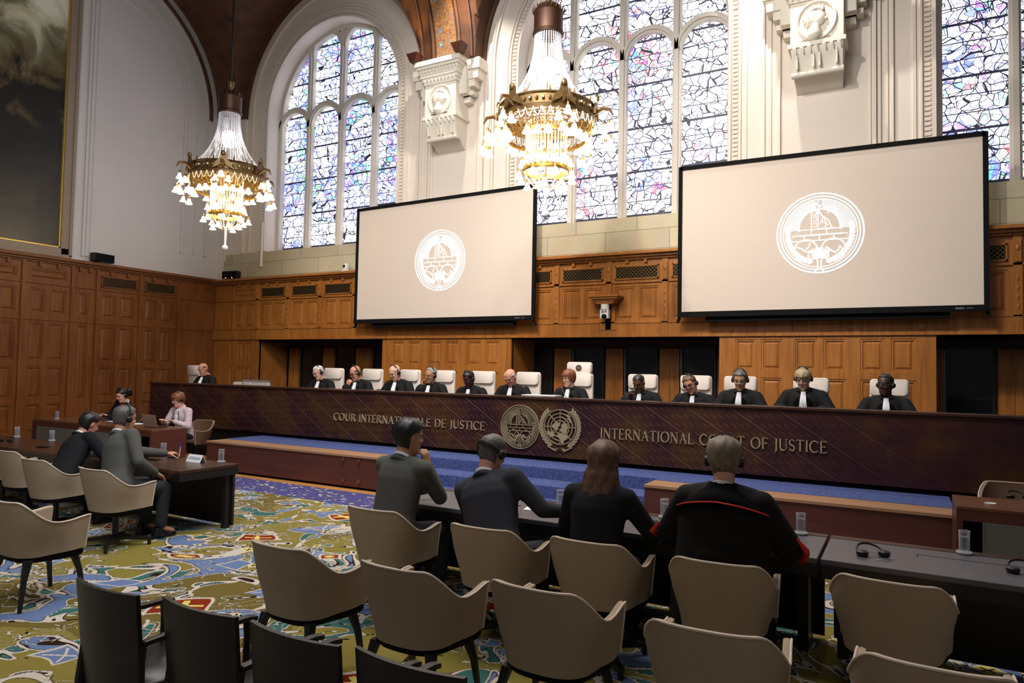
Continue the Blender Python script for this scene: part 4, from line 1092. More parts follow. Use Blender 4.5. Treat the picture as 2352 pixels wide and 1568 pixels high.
boxed_desk('side_desk', 0.41, 3.0, 7.60, 8.29, 'red-brown desk with a grey glass front at the right edge before the bench', (0.62, 2.9), 'walnut_red')

# ------------------------------------------------------------------ armchairs
def smooth(t_): t_ = max(0, min(1, t_)); return t_ * t_ * (3 - 2 * t_)
def armchair(style, label, loc, rz=0.0, group=None, mat='cream', pipe='cream_pipe'):
    root = empty('armchair', loc, rz); tag(root, label, 'chair', group)
    NU, NV = 48, 12
    def plan(u):
        a = abs(u); s_ = 1 if u >= 0 else -1
        if a <= 0.62:
            t_ = a / 0.62 * PI / 2
            return s_ * 0.305 * math.sin(t_) ** 0.75, -0.27 * math.cos(t_) ** 0.75
        t_ = (a - 0.62) / 0.38
        return s_ * (0.305 - 0.015 * t_), 0.25 * t_
    def ztop(u):
        a = abs(u)
        z = 0.82 - 0.005 * (a / 0.4) ** 2 if a < 0.4 else 0.815 - 0.175 * smooth((a - 0.34) / 0.32)
        z = 0.82 - 0.18 * smooth((a - 0.24) / 0.42)
        return z + 0.022 * smooth((a - 0.74) / 0.26)
    def zbot(u):
        a = abs(u); return 0.385 + 0.02 * smooth((a - 0.35) / 0.65)
    def pt(u, v, inner):
        x, y = plan(u); zt, zb = ztop(u), zbot(u); z = zb + (zt - zb) * v
        f = max(0.0, (z - 0.385) / 0.435); k = 0.80 + 0.20 * smooth(min(f, 1) * 1.3 + 0.05)
        k = k + (1 - k) * 0.75 * smooth((abs(u) - 0.55) / 0.3); k *= 1.0 + 0.03 * f * (1 - smooth((abs(u) - 0.6) / 0.3))
        x *= k; y = y * (0.82 + 0.18 * min(1, f + 0.1)) - 0.045 * f * (1 if abs(u) < 0.62 else 1 - (abs(u) - 0.62) / 0.38)
        if inner:
            e = 0.035
            r = math.hypot(x, y + (0 if abs(u) < 0.62 else -y * 0.999)); 
            if abs(u) <= 0.62:
                r = math.hypot(x, y); x -= e * x / max(r, 1e-6); y -= e * y / max(r, 1e-6)
            else: x -= e * (1 if u > 0 else -1)
        return (x, y, z)
    m = MB()
    R = []
    for i in range(NU + 1):
        u = -1 + 2 * i / NU
        out = [pt(u, v / NV, False) for v in range(NV + 1)]; inn = [pt(u, v / NV, True) for v in range(NV, -1, -1)]
        top = [(out[-1][0] * 0.5 + inn[0][0] * 0.5, out[-1][1] * 0.5 + inn[0][1] * 0.5, out[-1][2] + 0.006)]
        R.append(out + top + inn)
    m.rings(R)
    m.build('shell', MT[mat], root, smooth=True, angle=55)
    m = MB(); P = [pt(-1 + 2 * i / NU, 1.0, False) for i in range(NU + 1)]; Q = [pt(1, 1 - i / 8, False) for i in range(1, 9)]; Q0 = [pt(-1, 1 - i / 8, False) for i in range(8, 0, -1)]
    m.tube([(x * 1.004, y * 1.004, z + 0.003) for x, y, z in Q0 + P + Q], 0.006, 6); m.build('piping', MT[pipe], root, smooth=True)
    m = MB()
    R = []
    for z, k in ((0.41, 0.70), (0.42, 0.74), (0.455, 0.77), (0.475, 0.75), (0.48, 0.62)):
        R.append([(0.29 * k * 1.0 * (abs(math.cos(a)) ** 0.6) * (1 if math.cos(a) > 0 else -1), 0.0 + 0.27 * k * (abs(math.sin(a)) ** 0.6) * (1 if math.sin(a) > 0 else -1), z) for a in [2 * PI * i / 32 for i in range(32)]])
    m.rings(R); m.build('seat_cushion', MT[mat], root, smooth=True, angle=60)
    m = MB(); R = []
    for z, k in ((0.335, 0.80), (0.35, 0.93), (0.375, 0.975), (0.395, 0.965)):
        R.append([(pt(-1 + i / 20, 0, False)[0] * k, pt(-1 + i / 20, 0, False)[1] * k, z) for i in range(41)])
    m.rings(R); m.build('seat_base', MT['matte_black'], root, smooth=True, angle=60)
    if style == 'legs':
        for sx in (-1, 1):
            for sy_ in (-1, 1):
                m = MB(); top = (sx * 0.19, sy_ * 0.165, 0.37); bot = (sx * 0.245, sy_ * 0.235, 0.0)
                m.rings([[(c[0] + a * w, c[1] + b * w, c[2]) for a, b in ((-1, -1), (1, -1), (1, 1), (-1, 1))] for c, w in ((bot, 0.012), ((sx * 0.223, sy_ * 0.205, 0.22), 0.017), (top, 0.026))])
                m.build('leg', MT['black'], root, bevel=0.003)
    else:
        m = MB(); m.lathe([(0.03, 0.07), (0.03, 0.34), (0.07, 0.35)], seg=16); m.build('pedestal', MT['black'], root, smooth=True)
        for k in range(4):
            a = PI / 4 + PI / 2 * k; c, s_ = math.cos(a), math.sin(a)
            m = MB(); m.rings([[(c * r - s_ * w, s_ * r + c * w, z0), (c * r + s_ * w, s_ * r - c * w, z0), (c * r + s_ * w, s_ * r - c * w, z1), (c * r - s_ * w, s_ * r + c * w, z1)] for r, w, z0, z1 in ((0.0, 0.03, 0.075, 0.12), (0.34, 0.02, 0.05, 0.075))])
            lo = m.build('foot', MT['black'], root)
            m = MB(); m.lathe([(0.018, 0.0), (0.018, 0.05)], (c * 0.325, s_ * 0.325, 0), 12); m.build('glide', MT['black'], lo)
    return root
G1 = 'cream armchairs in the near row'; G2 = 'cream armchairs at the counsel table'; G3 = 'cream armchairs at the left table'
Z0 = 0.012
near = [(-3.26, 3.27, -0.03, 'cream armchair in the near row, leftmost, standing alone left of the others'), (-2.40, 3.29, -0.02, 'cream armchair, second from the left in the near row'), (-1.60, 3.38, -0.02, 'cream armchair, third from the left in the near row'),
        (-0.74, 3.28, 0.05, 'cream armchair, fourth from the left in the near row'), (0.10, 3.36, 0.0, 'cream armchair cut off by the bottom edge at lower right')]
for x, y, r, l in near: armchair('legs', l, (x, y, Z0), r, G1)
mid = [(-3.53, 4.42, 0.0, 'cream armchair behind the man with black hair in a grey suit'), (-2.52, 4.36, 0.0, 'cream armchair behind the man with short greying hair'), (-1.76, 4.40, 0.0, 'cream armchair behind the woman with long brown hair'),
       (-0.95, 4.37, 0.05, 'cream armchair behind the person in the black robe with red piping'), (-0.06, 4.50, -0.05, 'empty cream armchair at right in front of the empty table section')]
for x, y, r, l in mid: armchair('star', l, (x, y, Z0), r, G2)
lef = [(-7.13, 4.38, 0.0, 'star', 'cream swivel armchair of the man in grey at the left table'), (-8.33, 4.42, 0.0, 'star', 'cream swivel armchair of the dark-suited person at the left table'), (-9.35, 4.62, 0.0, 'star', 'empty cream armchair beyond the dark-suited person at the left table'),
       (-10.2, 4.75, 0.0, 'star', 'cream armchair at the left edge, farthest at the left table'), (-6.03, 3.08, 0.0, 'legs', 'nearest cream armchair at the left edge with dark legs')]
for x, y, r, k, l in lef: armchair(k, l, (x, y, Z0), r, G3)
armchair('star', 'brown armchair of the woman in the tweed jacket behind the clerks desk', (-11.66, 8.62, 0.0), PI + 0.15, None, 'brown', 'brown') if 'brown' in MT else None
MT['brown'] = plain('brown_leather', srgb(96, 70, 54), 0.4, var=0.06)
armchair('star', 'brown armchair of the woman in the tweed jacket behind the clerks desk', (-11.82, 8.72, 0.0), PI + 0.1, None, 'brown', 'cream')
armchair('star', 'dark armchair of the woman in black behind the clerks desk', (-14.2, 8.85, 0.0), PI, None, 'brown', 'brown')
armchair('star', 'brown armchair at the right edge behind the side desk', (0.98, 8.62, 0.02), PI, None, 'brown', 'cream') if False else None
rc = armchair('star', 'brown armchair at the right edge behind the side desk', (0.98, 8.75, 0.0), PI, None, 'brown', 'cream_pipe')

# dark wooden chairs in the foreground
MT['chair_wood'] = wood('dark_chair_wood', srgb(22, 16, 14), srgb(44, 32, 27), 0.4, 'x', spec=0.45)
def wood_chair(label, x, y, rz):
    root = empty('wooden_armchair', (x, y, 0.012), rz); tag(root, label, 'chair', 'dark wooden armchairs in the foreground')
    m = MB(); R = []
    for i in range(17):
        u = -1 + i / 8; a = u * 0.30; rr = 0.78
        xx = rr * math.sin(a); yy = 0.55 - rr * math.cos(a)
        R.append([(xx, yy - 0.0, 0.38), (xx * 1.03, yy - 0.05, 0.88), (xx * 1.03, yy - 0.03, 0.88), (xx, yy + 0.022, 0.38)])
    m.rings(R); m.build('backrest', MT['chair_wood'], root, smooth=True, angle=30)
    m = MB(); R = []
    for z, k in ((0.41, 0.96), (0.42, 1), (0.45, 1), (0.465, 0.95)):
        R.append([(0.225 * k * (abs(math.cos(a)) ** 0.4) * (1 if math.cos(a) > 0 else -1), 0.03 + 0.225 * k * (abs(math.sin(a)) ** 0.4) * (1 if math.sin(a) > 0 else -1), z) for a in [2 * PI * i / 32 for i in range(32)]])
    m.rings(R); m.build('seat', MT['desk_black'], root, smooth=True, angle=60)
    for sx in (-1, 1):
        m = MB(); m.rings([[(sx * 0.225 + a, y_, z + b) for a, b in ((-0.02, -0.012), (0.02, -0.012), (0.02, 0.012), (-0.02, 0.012))] for y_, z in ((-0.2, 0.66), (0.0, 0.665), (0.20, 0.66), (0.25, 0.65))]); m.build('armrest', MT['chair_wood'], root, bevel=0.006)
        for yy in (-0.2, 0.2):
            m = MB(); m.tube([(sx * 0.225, yy, 0.65), (sx * 0.225, yy, 0.58), (sx * 0.235, yy * 1.05, 0.4), (sx * 0.225, yy * 1.1, 0.0)], [0.022, 0.016, 0.022, 0.014], 8); m.build('leg', MT['chair_wood'], root, smooth=True)
        m = MB(); m.box(sx * 0.235 - 0.012, sx * 0.235 + 0.012, -0.2, 0.2, 0.36, 0.41); m.build('side_rail', MT['chair_wood'], root)
    return root
for i, (x, y) in enumerate(((-3.14, 2.14), (-2.57, 2.19), (-2.02, 2.19), (-1.49, 2.21))):
    wood_chair(['dark wooden armchair in the foreground, leftmost of four', 'dark wooden armchair in the foreground, second from the left', 'dark wooden armchair in the foreground, third from the left', 'dark wooden armchair in the foreground, rightmost, cut off by the bottom edge'][i], x, y, -0.02)

# high-backed chairs of the judges
def rounded(w, h, r, n=5):
    P = []
    for cx_, cz_, a0 in ((w - r, h - r, 0), (-w + r, h - r, 90), (-w + r, r, 180), (w - r, r, 270)):
        for i in range(n + 1):
            a = math.radians(a0 + 90 * i / n); P.append((cx_ + r * math.cos(a), cz_ + r * math.sin(a)))
    return P
def judge_chair(label, x, y, rz, president=False, hw=0.26):
    root = empty('high_backed_chair', (x, y, 0.53), rz); tag(root, label, 'chair', 'pale high-backed chairs behind the bench')
    m = MB(); P = rounded(hw, 0.80, 0.06)
    def slab(P, y0, y1, z0, infl=0.94):
        cz_ = sum(p[1] for p in P) / len(P)
        sc = lambda k: [(p[0] * k, cz_ + (p[1] - cz_) * k) for p in P]
        m.rings([[(a, y0, z0 + b) for a, b in sc(infl)], [(a, y0 + 0.015, z0 + b) for a, b in sc(1)], [(a, y1 - 0.015, z0 + b) for a, b in sc(1)], [(a, y1, z0 + b) for a, b in sc(infl)]])
    slab(P, -0.33, -0.24, 0.55)
    m.build('backrest', MT['judge_leather'], root, smooth=True, angle=50)
    m = MB(); P = rounded(hw - 0.005, 0.23, 0.05); slab(P, -0.27, -0.195, 1.12); m.build('headrest', MT['judge_leather'], root, smooth=True, angle=50)
    if president:
        m = MB(); P = rounded(hw * 0.92, 0.20, 0.05); slab(P, -0.32, -0.22, 1.34); m.build('crest_cushion', MT['judge_leather'], root, smooth=True, angle=50)
        m = MB(); m.M = Matrix.Translation((0, -0.215, 1.44)) @ Matrix.Rotation(PI, 4, 'Z'); court_emblem(m, 0.0, 0.004, 0.055); m.build('round_emblem', MT['bronze'], root)
    m = MB(); P = rounded(0.25, 0.5, 0.06); m.M = Matrix.Translation((0, -0.24, 0.42)) @ Matrix.Rotation(-PI / 2, 4, 'X') @ Matrix.Diagonal((1, 1, 1, 1)); 
    m.M = None
    m.rings([[(a, -0.24 + b, z) for a, b in P] for z in (0.42, 0.52)]); m.build('seat', MT['judge_leather'], root, bevel=0.01)
    for sx in (-1, 1):
        m = MB(); m.box(sx * 0.29 - 0.03, sx * 0.29 + 0.03, -0.2, 0.18, 0.66, 0.69); m.box(sx * 0.29 - 0.012, sx * 0.29 + 0.012, -0.05, 0.02, 0.45, 0.66); m.build('armrest', MT['black'], root, bevel=0.005)
    m = MB(); m.lathe([(0.3, 0.0), (0.28, 0.03), (0.04, 0.06), (0.03, 0.42)], seg=20); m.build('base', MT['black'], root, smooth=True, angle=40)
    return root
jc = [(-15.18, 11.15, 'pale high-backed chair of the bald man seated alone at the far left'), (-10.63, 11.2, 'pale high-backed chair of the white-haired judge, first of the long row'), (-9.56, 11.2, 'pale high-backed chair of the judge resting his chin on his hand'),
      (-8.62, 11.2, 'pale high-backed chair of the bald pink-faced judge with headset'), (-7.78, 11.2, 'pale high-backed chair of the judge leaning his cheek on his hand'), (-6.88, 11.2, 'pale high-backed chair of the dark-skinned judge left of centre'),
      (-5.95, 11.2, 'pale high-backed chair of the balding judge beside the president'), (-4.92, 11.2, 'tallest pale chair, with a round emblem on its top cushion'), (-3.77, 11.2, 'pale high-backed chair of the judge holding papers'),
      (-2.92, 11.2, 'pale high-backed chair of the judge with dark glasses tilting his head'), (-2.20, 11.2, 'pale high-backed chair of the judge with dark grey parted hair'), (-1.19, 11.2, 'pale high-backed chair of the judge with ash blond hair'), (-0.20, 11.2, 'pale high-backed chair of the rightmost judge')]
for i, (x, y, l) in enumerate(jc): judge_chair(l, x, y - 0.26, PI + (0.05 if i % 3 else -0.06), i == 7, 0.235 if i < 7 else 0.245)

# ------------------------------------------------------------------ things on tables
def glass(x, y, z, label, coaster=True, clabel=None):
    g = empty('drinking_glass', (x, y, z + (0.007 if coaster else 0.0))); tag(g, label, 'glass', 'tumblers of water')
    m = MB(); m.lathe([(0.028, 0.0), (0.031, 0.004), (0.033, 0.142), (0.0315, 0.142), (0.0295, 0.012), (0.001, 0.012)], seg=24, cap=True); m.build('tumbler', MT['glass'], g, smooth=True, angle=50)
    m = MB(); m.lathe([(0.0285, 0.0135), (0.0305, 0.105)], seg=24); m.build('water', MT['water'], g, smooth=True, angle=50)
    m = MB(); m.loop_tube([(0.0325 * math.cos(2 * PI * i / 24), 0.0325 * math.sin(2 * PI * i / 24), 0.142) for i in range(24)], 0.0012, 5); m.build('rim', MT['crystal'], g, smooth=True)
    if coaster: coast(x, y, z, clabel)
def coast(x, y, z, label):
    m = MB(); m.lathe([(0.040, 0.0), (0.047, 0.004), (0.048, 0.014), (0.043, 0.014), (0.040, 0.006), (0.001, 0.006)], seg=28)
    o = m.build('glass_coaster', MT['coaster'], smooth=True, angle=50); o.location = (x, y, z); tag(o, label, 'coaster', 'clear glass coasters')
MT['coaster'] = plain('coaster_glass', srgb(232, 234, 238), 0.1, var=0.03, spec=0.8, Transmission_Weight=0.15)
ZT = 0.752
from mathutils import Vector as _V
def onz(u, v, z):
    d = _V(((u - 1176) / F, (784 - v) / F, -1.0)); d = M.to_3x3() @ d; t_ = (z - CAM_H) / d.z
    return d.x * t_, d.y * t_
GL = [(38.5, 1003, 'at the far left end of the left table'), (119, 1012, 'on the left table before the empty armchair'), (296, 1037, 'beside the writing hand of the man in grey'), (375, 1045, 'left of the AZERBAIJAN name plate'), (508, 1061, 'right of the AZERBAIJAN name plate at the table corner'),
      (1287, 1166, 'on the counsel table just left of the long-haired woman'), (1526, 1189, 'between the long-haired woman and the robed person'), (1839.5, 1226, 'right of the robed person'), (2215, 1271, 'at the right on the empty table section')]
for u, v, w in GL:
    x, y = onz(u, v, ZT); glass(x, y, ZT, 'glass of water on a coaster ' + w, True, 'clear coaster under the glass ' + w)
for u, v, w in ((131, 961, 'at the left end of the clerks desk'), (291, 970, 'on the clerks desk between the two women')):
    x, y = onz(u, v, ZT); glass(x, y, 0.75, 'glass of water ' + w, True, 'clear coaster under the glass ' + w)
x, y = onz(2275, 1158, 0.75); coast(x, y, 0.75, 'empty clear coaster on the side desk at the right edge')

def headset(x, y, z, rz, label):
    h = empty('headset', (x, y, z), rz); tag(h, label, 'headphones', 'headsets lying on the tables')
    m = MB(); m.tube([(0.085 * math.cos(a), 0.10 * math.sin(a), 0.02 + 0.035 * math.sin(a)) for a in [PI * i / 20 for i in range(21)]], 0.008, 8); m.build('headband', MT['black'], h, smooth=True)
    for sx in (-1, 1):
        m = MB(); m.lathe([(0.03, 0), (0.036, 0.01), (0.036, 0.028), (0.026, 0.036)], (sx * 0.07, -0.015, 0.0), 18); m.build('ear_cushion', MT['black'], h, smooth=True, angle=50)
    m = MB(); m.tube([(0.07, -0.04, 0.004), (0.09, -0.1, 0.003), (0.03, -0.14, 0.003), (-0.03, -0.11, 0.003)], 0.002, 5); m.build('cable', MT['silver'], h)
for u, v, z, r, l in ((2003, 1275, ZT, 0.5, 'black folded headset on the empty table section, left of the cable flap'), (2338, 1144, 0.75, 0.3, 'black headset on the side desk at the right edge'), (320, 1053, ZT, 0.9, 'black headset before the man in grey on the left table'), (14, 1014, ZT, 0.4, 'black headset at the left edge of the left table'), (2356, 1316, ZT, 0.2, 'black headset cut by the right edge on the counsel table')):
    x, y = onz(u, v, z); headset(x, y, z, r, l)
def receiver(u, v, z, rz, label):
    x, y = onz(u, v, z); r = empty('interpretation_receiver', (x, y, z), rz); tag(r, label, 'receiver', 'black receivers on the left table')
    m = MB(); m.box(-0.075, 0.075, -0.03, 0.03, 0, 0.016); m.build('housing', MT['black'], r, bevel=0.004)
    m = MB(); m.box(-0.03, 0.03, -0.014, 0.014, 0.0165, 0.018); m.build('display', MT['dark_glass'], r)
    m = MB(); m.tube([(0.075, 0, 0.01), (0.11, 0.01, 0.012), (0.14, 0.0, 0.005)], 0.004, 6); m.build('lead', MT['black'], r)
receiver(350, 1056, ZT, 0.3, 'black receiver in front of the middle glass on the left table')
receiver(400, 1051, ZT, 0.25, 'black receiver just left of the AZERBAIJAN name plate')
receiver(98, 1027, ZT, 0.3, 'black receiver on the left table before the dark-suited person')
# name plate
x0_, y0_ = onz(421, 1060, ZT); x1_, y1_ = onz(469, 1061.5, ZT)
pl = empty('name_plate', ((x0_ + x1_) / 2 - 0.0, (y0_ + y1_) / 2 + 0.03, ZT), 0.0); tag(pl, 'white folded name plate reading AZERBAIJAN on the left table', 'name plate')
L_ = abs(x1_ - x0_) / 2 + 0.01
m = MB(); m.add([(-L_, -0.045, 0), (L_, -0.045, 0), (L_, 0, 0.085), (-L_, 0, 0.085), (L_, 0.045, 0), (-L_, 0.045, 0), (-L_, -0.041, 0), (L_, -0.041, 0), (L_, 0, 0.080), (-L_, 0, 0.080), (L_, 0.041, 0), (-L_, 0.041, 0)],
                [(0, 1, 2, 3), (3, 2, 4, 5), (9, 8, 7, 6), (11, 10, 8, 9), (0, 3, 9, 6), (3, 5, 11, 9), (1, 7, 8, 2), (2, 8, 10, 4)])
m.build('folded_card', MT['paper'], pl, fix=False)
m = MB(); m.M = Matrix.Translation((0, -0.0455, 0)) @ Matrix.Rotation(-math.atan2(0.045, 0.085), 4, 'X'); lettering(m, 'AZERBAIJAN', -L_ * 0.8, L_ * 0.8, 0.03, 0.036, 0.0, 0.001, False, 0.09); m.build('printed_name', MT['matte_black'], pl)
# papers, pens, laptop
def paper(u, v, z, w, h, rz, label, n=1, name='paper_sheet'):
    x, y = onz(u, v, z); m = MB()
    for k in range(n): m.M = Matrix.Rotation(0.06 * k, 4, 'Z'); m.box(-w / 2, w / 2, -h / 2, h / 2, k * 0.002, k * 0.002 + 0.0015)
    o = m.build(name, MT['paper']); o.location = (x, y, z); o.rotation_euler = (0, 0, rz); tag(o, label, 'paper', 'white papers'); return o
paper(1500, 1208, ZT, 0.21, 0.29, 0.5, 'white open papers on the counsel table right of the long-haired woman', 3)
paper(1222, 1166, ZT, 0.10, 0.2, 0.2, 'white sheet under the right arm of the man with greying hair', 1)
paper(305, 974, 0.752, 0.22, 0.42, 0.1, 'white sheets on the clerks desk left of the laptop', 3)
paper(262, 967, 0.752, 0.2, 0.25, 0.1, 'white sheet in front of the woman in black', 1)
def pen(u, v, z, rz, label, mat='silver'):
    x, y = onz(u, v, z); p_ = empty('pen', (x, y, z + 0.005), rz); tag(p_, label, 'pen')
    m = MB(); m.tube([(-0.07, 0, 0), (0.02, 0, 0)], 0.005, 8); m.build('barrel', MT['black'], p_, smooth=True)
    m = MB(); m.tube([(0.02, 0, 0), (0.07, 0, 0), (0.075, 0, 0)], [0.0052, 0.0052, 0.002], 8); m.build('pen_cap', MT[mat], p_, smooth=True)
pen(1814, 1243, ZT, 2.0, 'short pen on the counsel table right of the robed person')
x, y = onz(352, 981, 0.75)
lp = empty('laptop', (x + 0.02, y + 0.05, 0.75), PI + 0.1); tag(lp, 'silver laptop open on the clerks desk in front of the woman in tweed', 'laptop')
m = MB(); m.box(-0.17, 0.17, -0.12, 0.12, 0, 0.015); m.build('keyboard_base', MT['black'], lp, bevel=0.003)
m = MB(); m.add([(-0.17, 0.12, 0.015), (0.17, 0.12, 0.015), (0.17, 0.18, 0.235), (-0.17, 0.18, 0.235), (-0.17, 0.128, 0.012), (0.17, 0.128, 0.012), (0.17, 0.188, 0.232), (-0.17, 0.188, 0.232)], [(0, 1, 2, 3), (7, 6, 5, 4), (0, 4, 5, 1), (3, 2, 6, 7), (1, 5, 6, 2), (0, 3, 7, 4)])
m.build('screen_lid', plain('rose_silver_lid', srgb(168, 142, 126), 0.35, metal=0.4), lp)
# black bag with strap between the near chairs
bag = empty('bag', (-0.28, 3.42, 0.012), 0.3); tag(bag, 'black bag with a raised strap on the carpet at lower right between the armchairs', 'bag')
m = MB(); m.rings([[(0.2 * k * (abs(math.cos(a)) ** 0.5) * (1 if math.cos(a) > 0 else -1), 0.09 * k * (abs(math.sin(a)) ** 0.5) * (1 if math.sin(a) > 0 else -1), z) for a in [2 * PI * i / 24 for i in range(24)]] for z, k in ((0, 0.9), (0.03, 1), (0.22, 0.95), (0.28, 0.7))]); m.build('bag_body', MT['black'], bag, smooth=True)
m = MB(); m.tube([(-0.12, 0, 0.26), (-0.09, 0, 0.40), (-0.02, 0, 0.47), (0.06, 0, 0.44), (0.12, 0, 0.26)], 0.014, 8); m.build('strap', MT['shoe'], bag, smooth=True)

# ------------------------------------------------------------------ things on the ledges and the bench
def speaker(x, y, z, rz, label, led=False):
    s_ = empty('loudspeaker', (x, y, z), rz); tag(s_, label, 'speaker', 'black loudspeakers on the panelling ledge')
    m = MB(); m.box(-0.27, 0.27, -0.09, 0.09, 0.04, 0.24); m.build('cabinet', MT['black'], s_, bevel=0.006)
    m = MB(); m.box(-0.26, 0.26, -0.098, -0.091, 0.05, 0.23); m.build('grille', MT['matte_black'], s_)
    m = MB(); m.box(-0.12, 0.12, -0.07, 0.07, 0, 0.04); m.build('foot', MT['black'], s_)
    if led:
        for q in (-0.12, 0.11):
            m = MB(); m.sphere((q, -0.1, 0.045), 0.012, 8, 6); m.build('indicator_lamp', MT['ledred'], s_)
MT['ledred'] = emit('indicator_light', (1, 0.35, 0.2, 1), 4.0)
speaker(-17.40, 10.07, 4.36, PI / 2 + 0.15, 'black loudspeaker on the side wall ledge below the painting edge')
speaker(-16.75, 13.38, 4.335, 0.12, 'black loudspeaker on the ledge in the room corner with two small lights', True)
c = empty('dome_camera', (-12.4, 13.36, 4.335)); tag(c, 'small white camera on the ledge left of the left projection screen', 'camera')
m = MB(); m.box(-0.09, 0.09, -0.06, 0.06, 0, 0.05); m.lathe([(0.07, 0.05), (0.085, 0.09), (0.08, 0.16), (0.05, 0.21)], seg=18); m.build('camera_body', MT['white_paint'], c, smooth=True, angle=40)
m = MB(); m.sphere((0, -0.07, 0.13), 0.04, 14, 10); m.build('lens', MT['dark_glass'], c, smooth=True)
sh = empty('bracket_shelf', (-5.28, YP, 3.12)); tag(sh, 'small oak shelf on a wall bracket between the projection screens', 'shelf')
m = MB(); m.frustum((0, -0.15, 0.16), 0.17, 0.10, 0.10, 0.26, 0.15); m.box(-0.30, 0.30, -0.34, 0.0, 0.26, 0.30); m.box(-0.33, 0.33, -0.37, 0.0, 0.30, 0.33); m.build('shelf_board', MT['oak_h'], sh, fix=True)
m = MB(); m.box(-0.16, 0.16, -0.05, 0.0, -0.36, 0.16); m.build('back_plate', MT['oak'], sh, bevel=0.006)
c = empty('swivel_camera', (-5.28, YP - 0.2, 2.97)); tag(c, 'white swivel camera hanging below the small oak shelf', 'camera')
m = MB(); m.lathe([(0.085, 0.305), (0.085, 0.2), (0.06, 0.19), (0.06, 0.16)], seg=20); m.box(-0.09, -0.06, -0.05, 0.05, 0.02, 0.2); m.box(0.06, 0.09, -0.05, 0.05, 0.02, 0.2); m.build('mount', MT['white_paint'], c, smooth=True, angle=40)
m = MB(); m.sphere((0, 0, 0.08), 0.075, 18, 12); m.build('camera_head', MT['white_paint'], c, smooth=True)
m = MB(); m.M = Matrix.Translation((0.01, -0.055, 0.06)) @ Matrix.Rotation(PI / 2 + 0.3, 4, 'X'); m.lathe([(0.05, 0), (0.05, 0.03), (0.035, 0.035)], seg=18); m.build('lens', MT['dark_glass'], c, smooth=True, angle=40)
# gooseneck microphones and papers along the bench
def gooseneck(x, y, dx, label, z=1.33):
    g = empty('gooseneck_microphone', (x, y, z)); tag(g, label, 'microphone', 'gooseneck microphones on the bench')
    m = MB(); m.lathe([(0.045, 0), (0.04, 0.02), (0.01, 0.03)], seg=14); m.build('foot', MT['black'], g, smooth=True, angle=40)
    m = MB(); m.tube([(0, 0, 0.02), (dx * 0.3, 0, 0.14), (dx * 0.8, 0.02, 0.25), (dx, 0.04, 0.30)], 0.004, 6); m.build('stem', MT['black'], g, smooth=True)
    m = MB(); m.sphere((dx, 0.04, 0.31), (0.016, 0.016, 0.02), 10, 8); m.build('capsule_head', MT['ledcap'], g, smooth=True)
MT['ledcap'] = plain('red_microphone_ring', srgb(150, 50, 36), 0.5)
gooseneck(-5.62, 9.98, 0.22, 'gooseneck microphone leaning right, left of the president')
gooseneck(-4.55, 9.98, -0.16, 'gooseneck microphone in front of the president', 1.33)
def bench_paper(x, y, z, w, h, rx, rz, label, n=1, name='paper_sheet'):
    m = MB()
    for k in range(n): m.box(-w / 2, w / 2, -h / 2, h / 2, k * 0.004, k * 0.004 + 0.003)
    o = m.build(name, MT['paper']); o.location = (x, y, z); o.rotation_euler = (rx, 0, rz); tag(o, label, 'paper', 'white papers')
m = MB(); m.box(-0.32, 0.32, -0.14, 0.14, 0, 0.17); o = m.build('document_box', MT['black']); o.location = (-5.12, 9.98 + 0.14, 1.33); tag(o, 'black document box behind the bench rim before the president', 'box')
bench_paper(-5.12, 10.12, 1.501, 0.60, 0.26, 0, 0.0, 'flat stack of white papers on the bench before the president', 4, 'paper_stack')
for i, (x, lab) in enumerate(((-13.38, 'left of two'), (-12.75, 'right of two'))):
    r_ = empty('low_chair', (x - 0.55, 11.3, 0.53), PI); tag(r_, 'low pale chair top just showing over the bench, ' + lab, 'chair', 'low pale chairs behind the bench')
    m = MB(); P = rounded(0.3, 0.5, 0.05); m.rings([[(a, yy, 0.47 + b) for a, b in P] for yy in (-0.3, -0.22)]); m.build('backrest', MT['judge_leather'], r_, bevel=0.01)
    m = MB(); m.box(-0.28, 0.28, -0.22, 0.25, 0.38, 0.46); m.build('seat', MT['judge_leather'], r_, bevel=0.02)
    for sx in (-1, 1):
        for sy_ in (-1, 1):
            m = MB(); m.box(sx * 0.25 - 0.02, sx * 0.25 + 0.02, sy_ * 0.2 - 0.02, sy_ * 0.2 + 0.02, 0, 0.38); m.build('leg', MT['black'], r_)
# glass stand at the left end of the bench
s_ = empty('glass_display_stand', (-12.0, 10.3, 1.33)); tag(s_, 'thin-framed glass panel standing on the bench before the left recess', 'glass panel')
m = MB(); m.box(-0.42, 0.42, 0, 0.008, 0.02, 0.27); m.build('pane', MT['glass'], s_)
m = MB()
for a in ((-0.43, 0.43, 0.27, 0.28), (-0.43, 0.43, 0.0, 0.02), (-0.43, -0.42, 0, 0.28), (0.42, 0.43, 0, 0.28)): m.box(a[0], a[1], -0.003, 0.011, a[2], a[3])
m.build('frame', MT['silver'], s_)

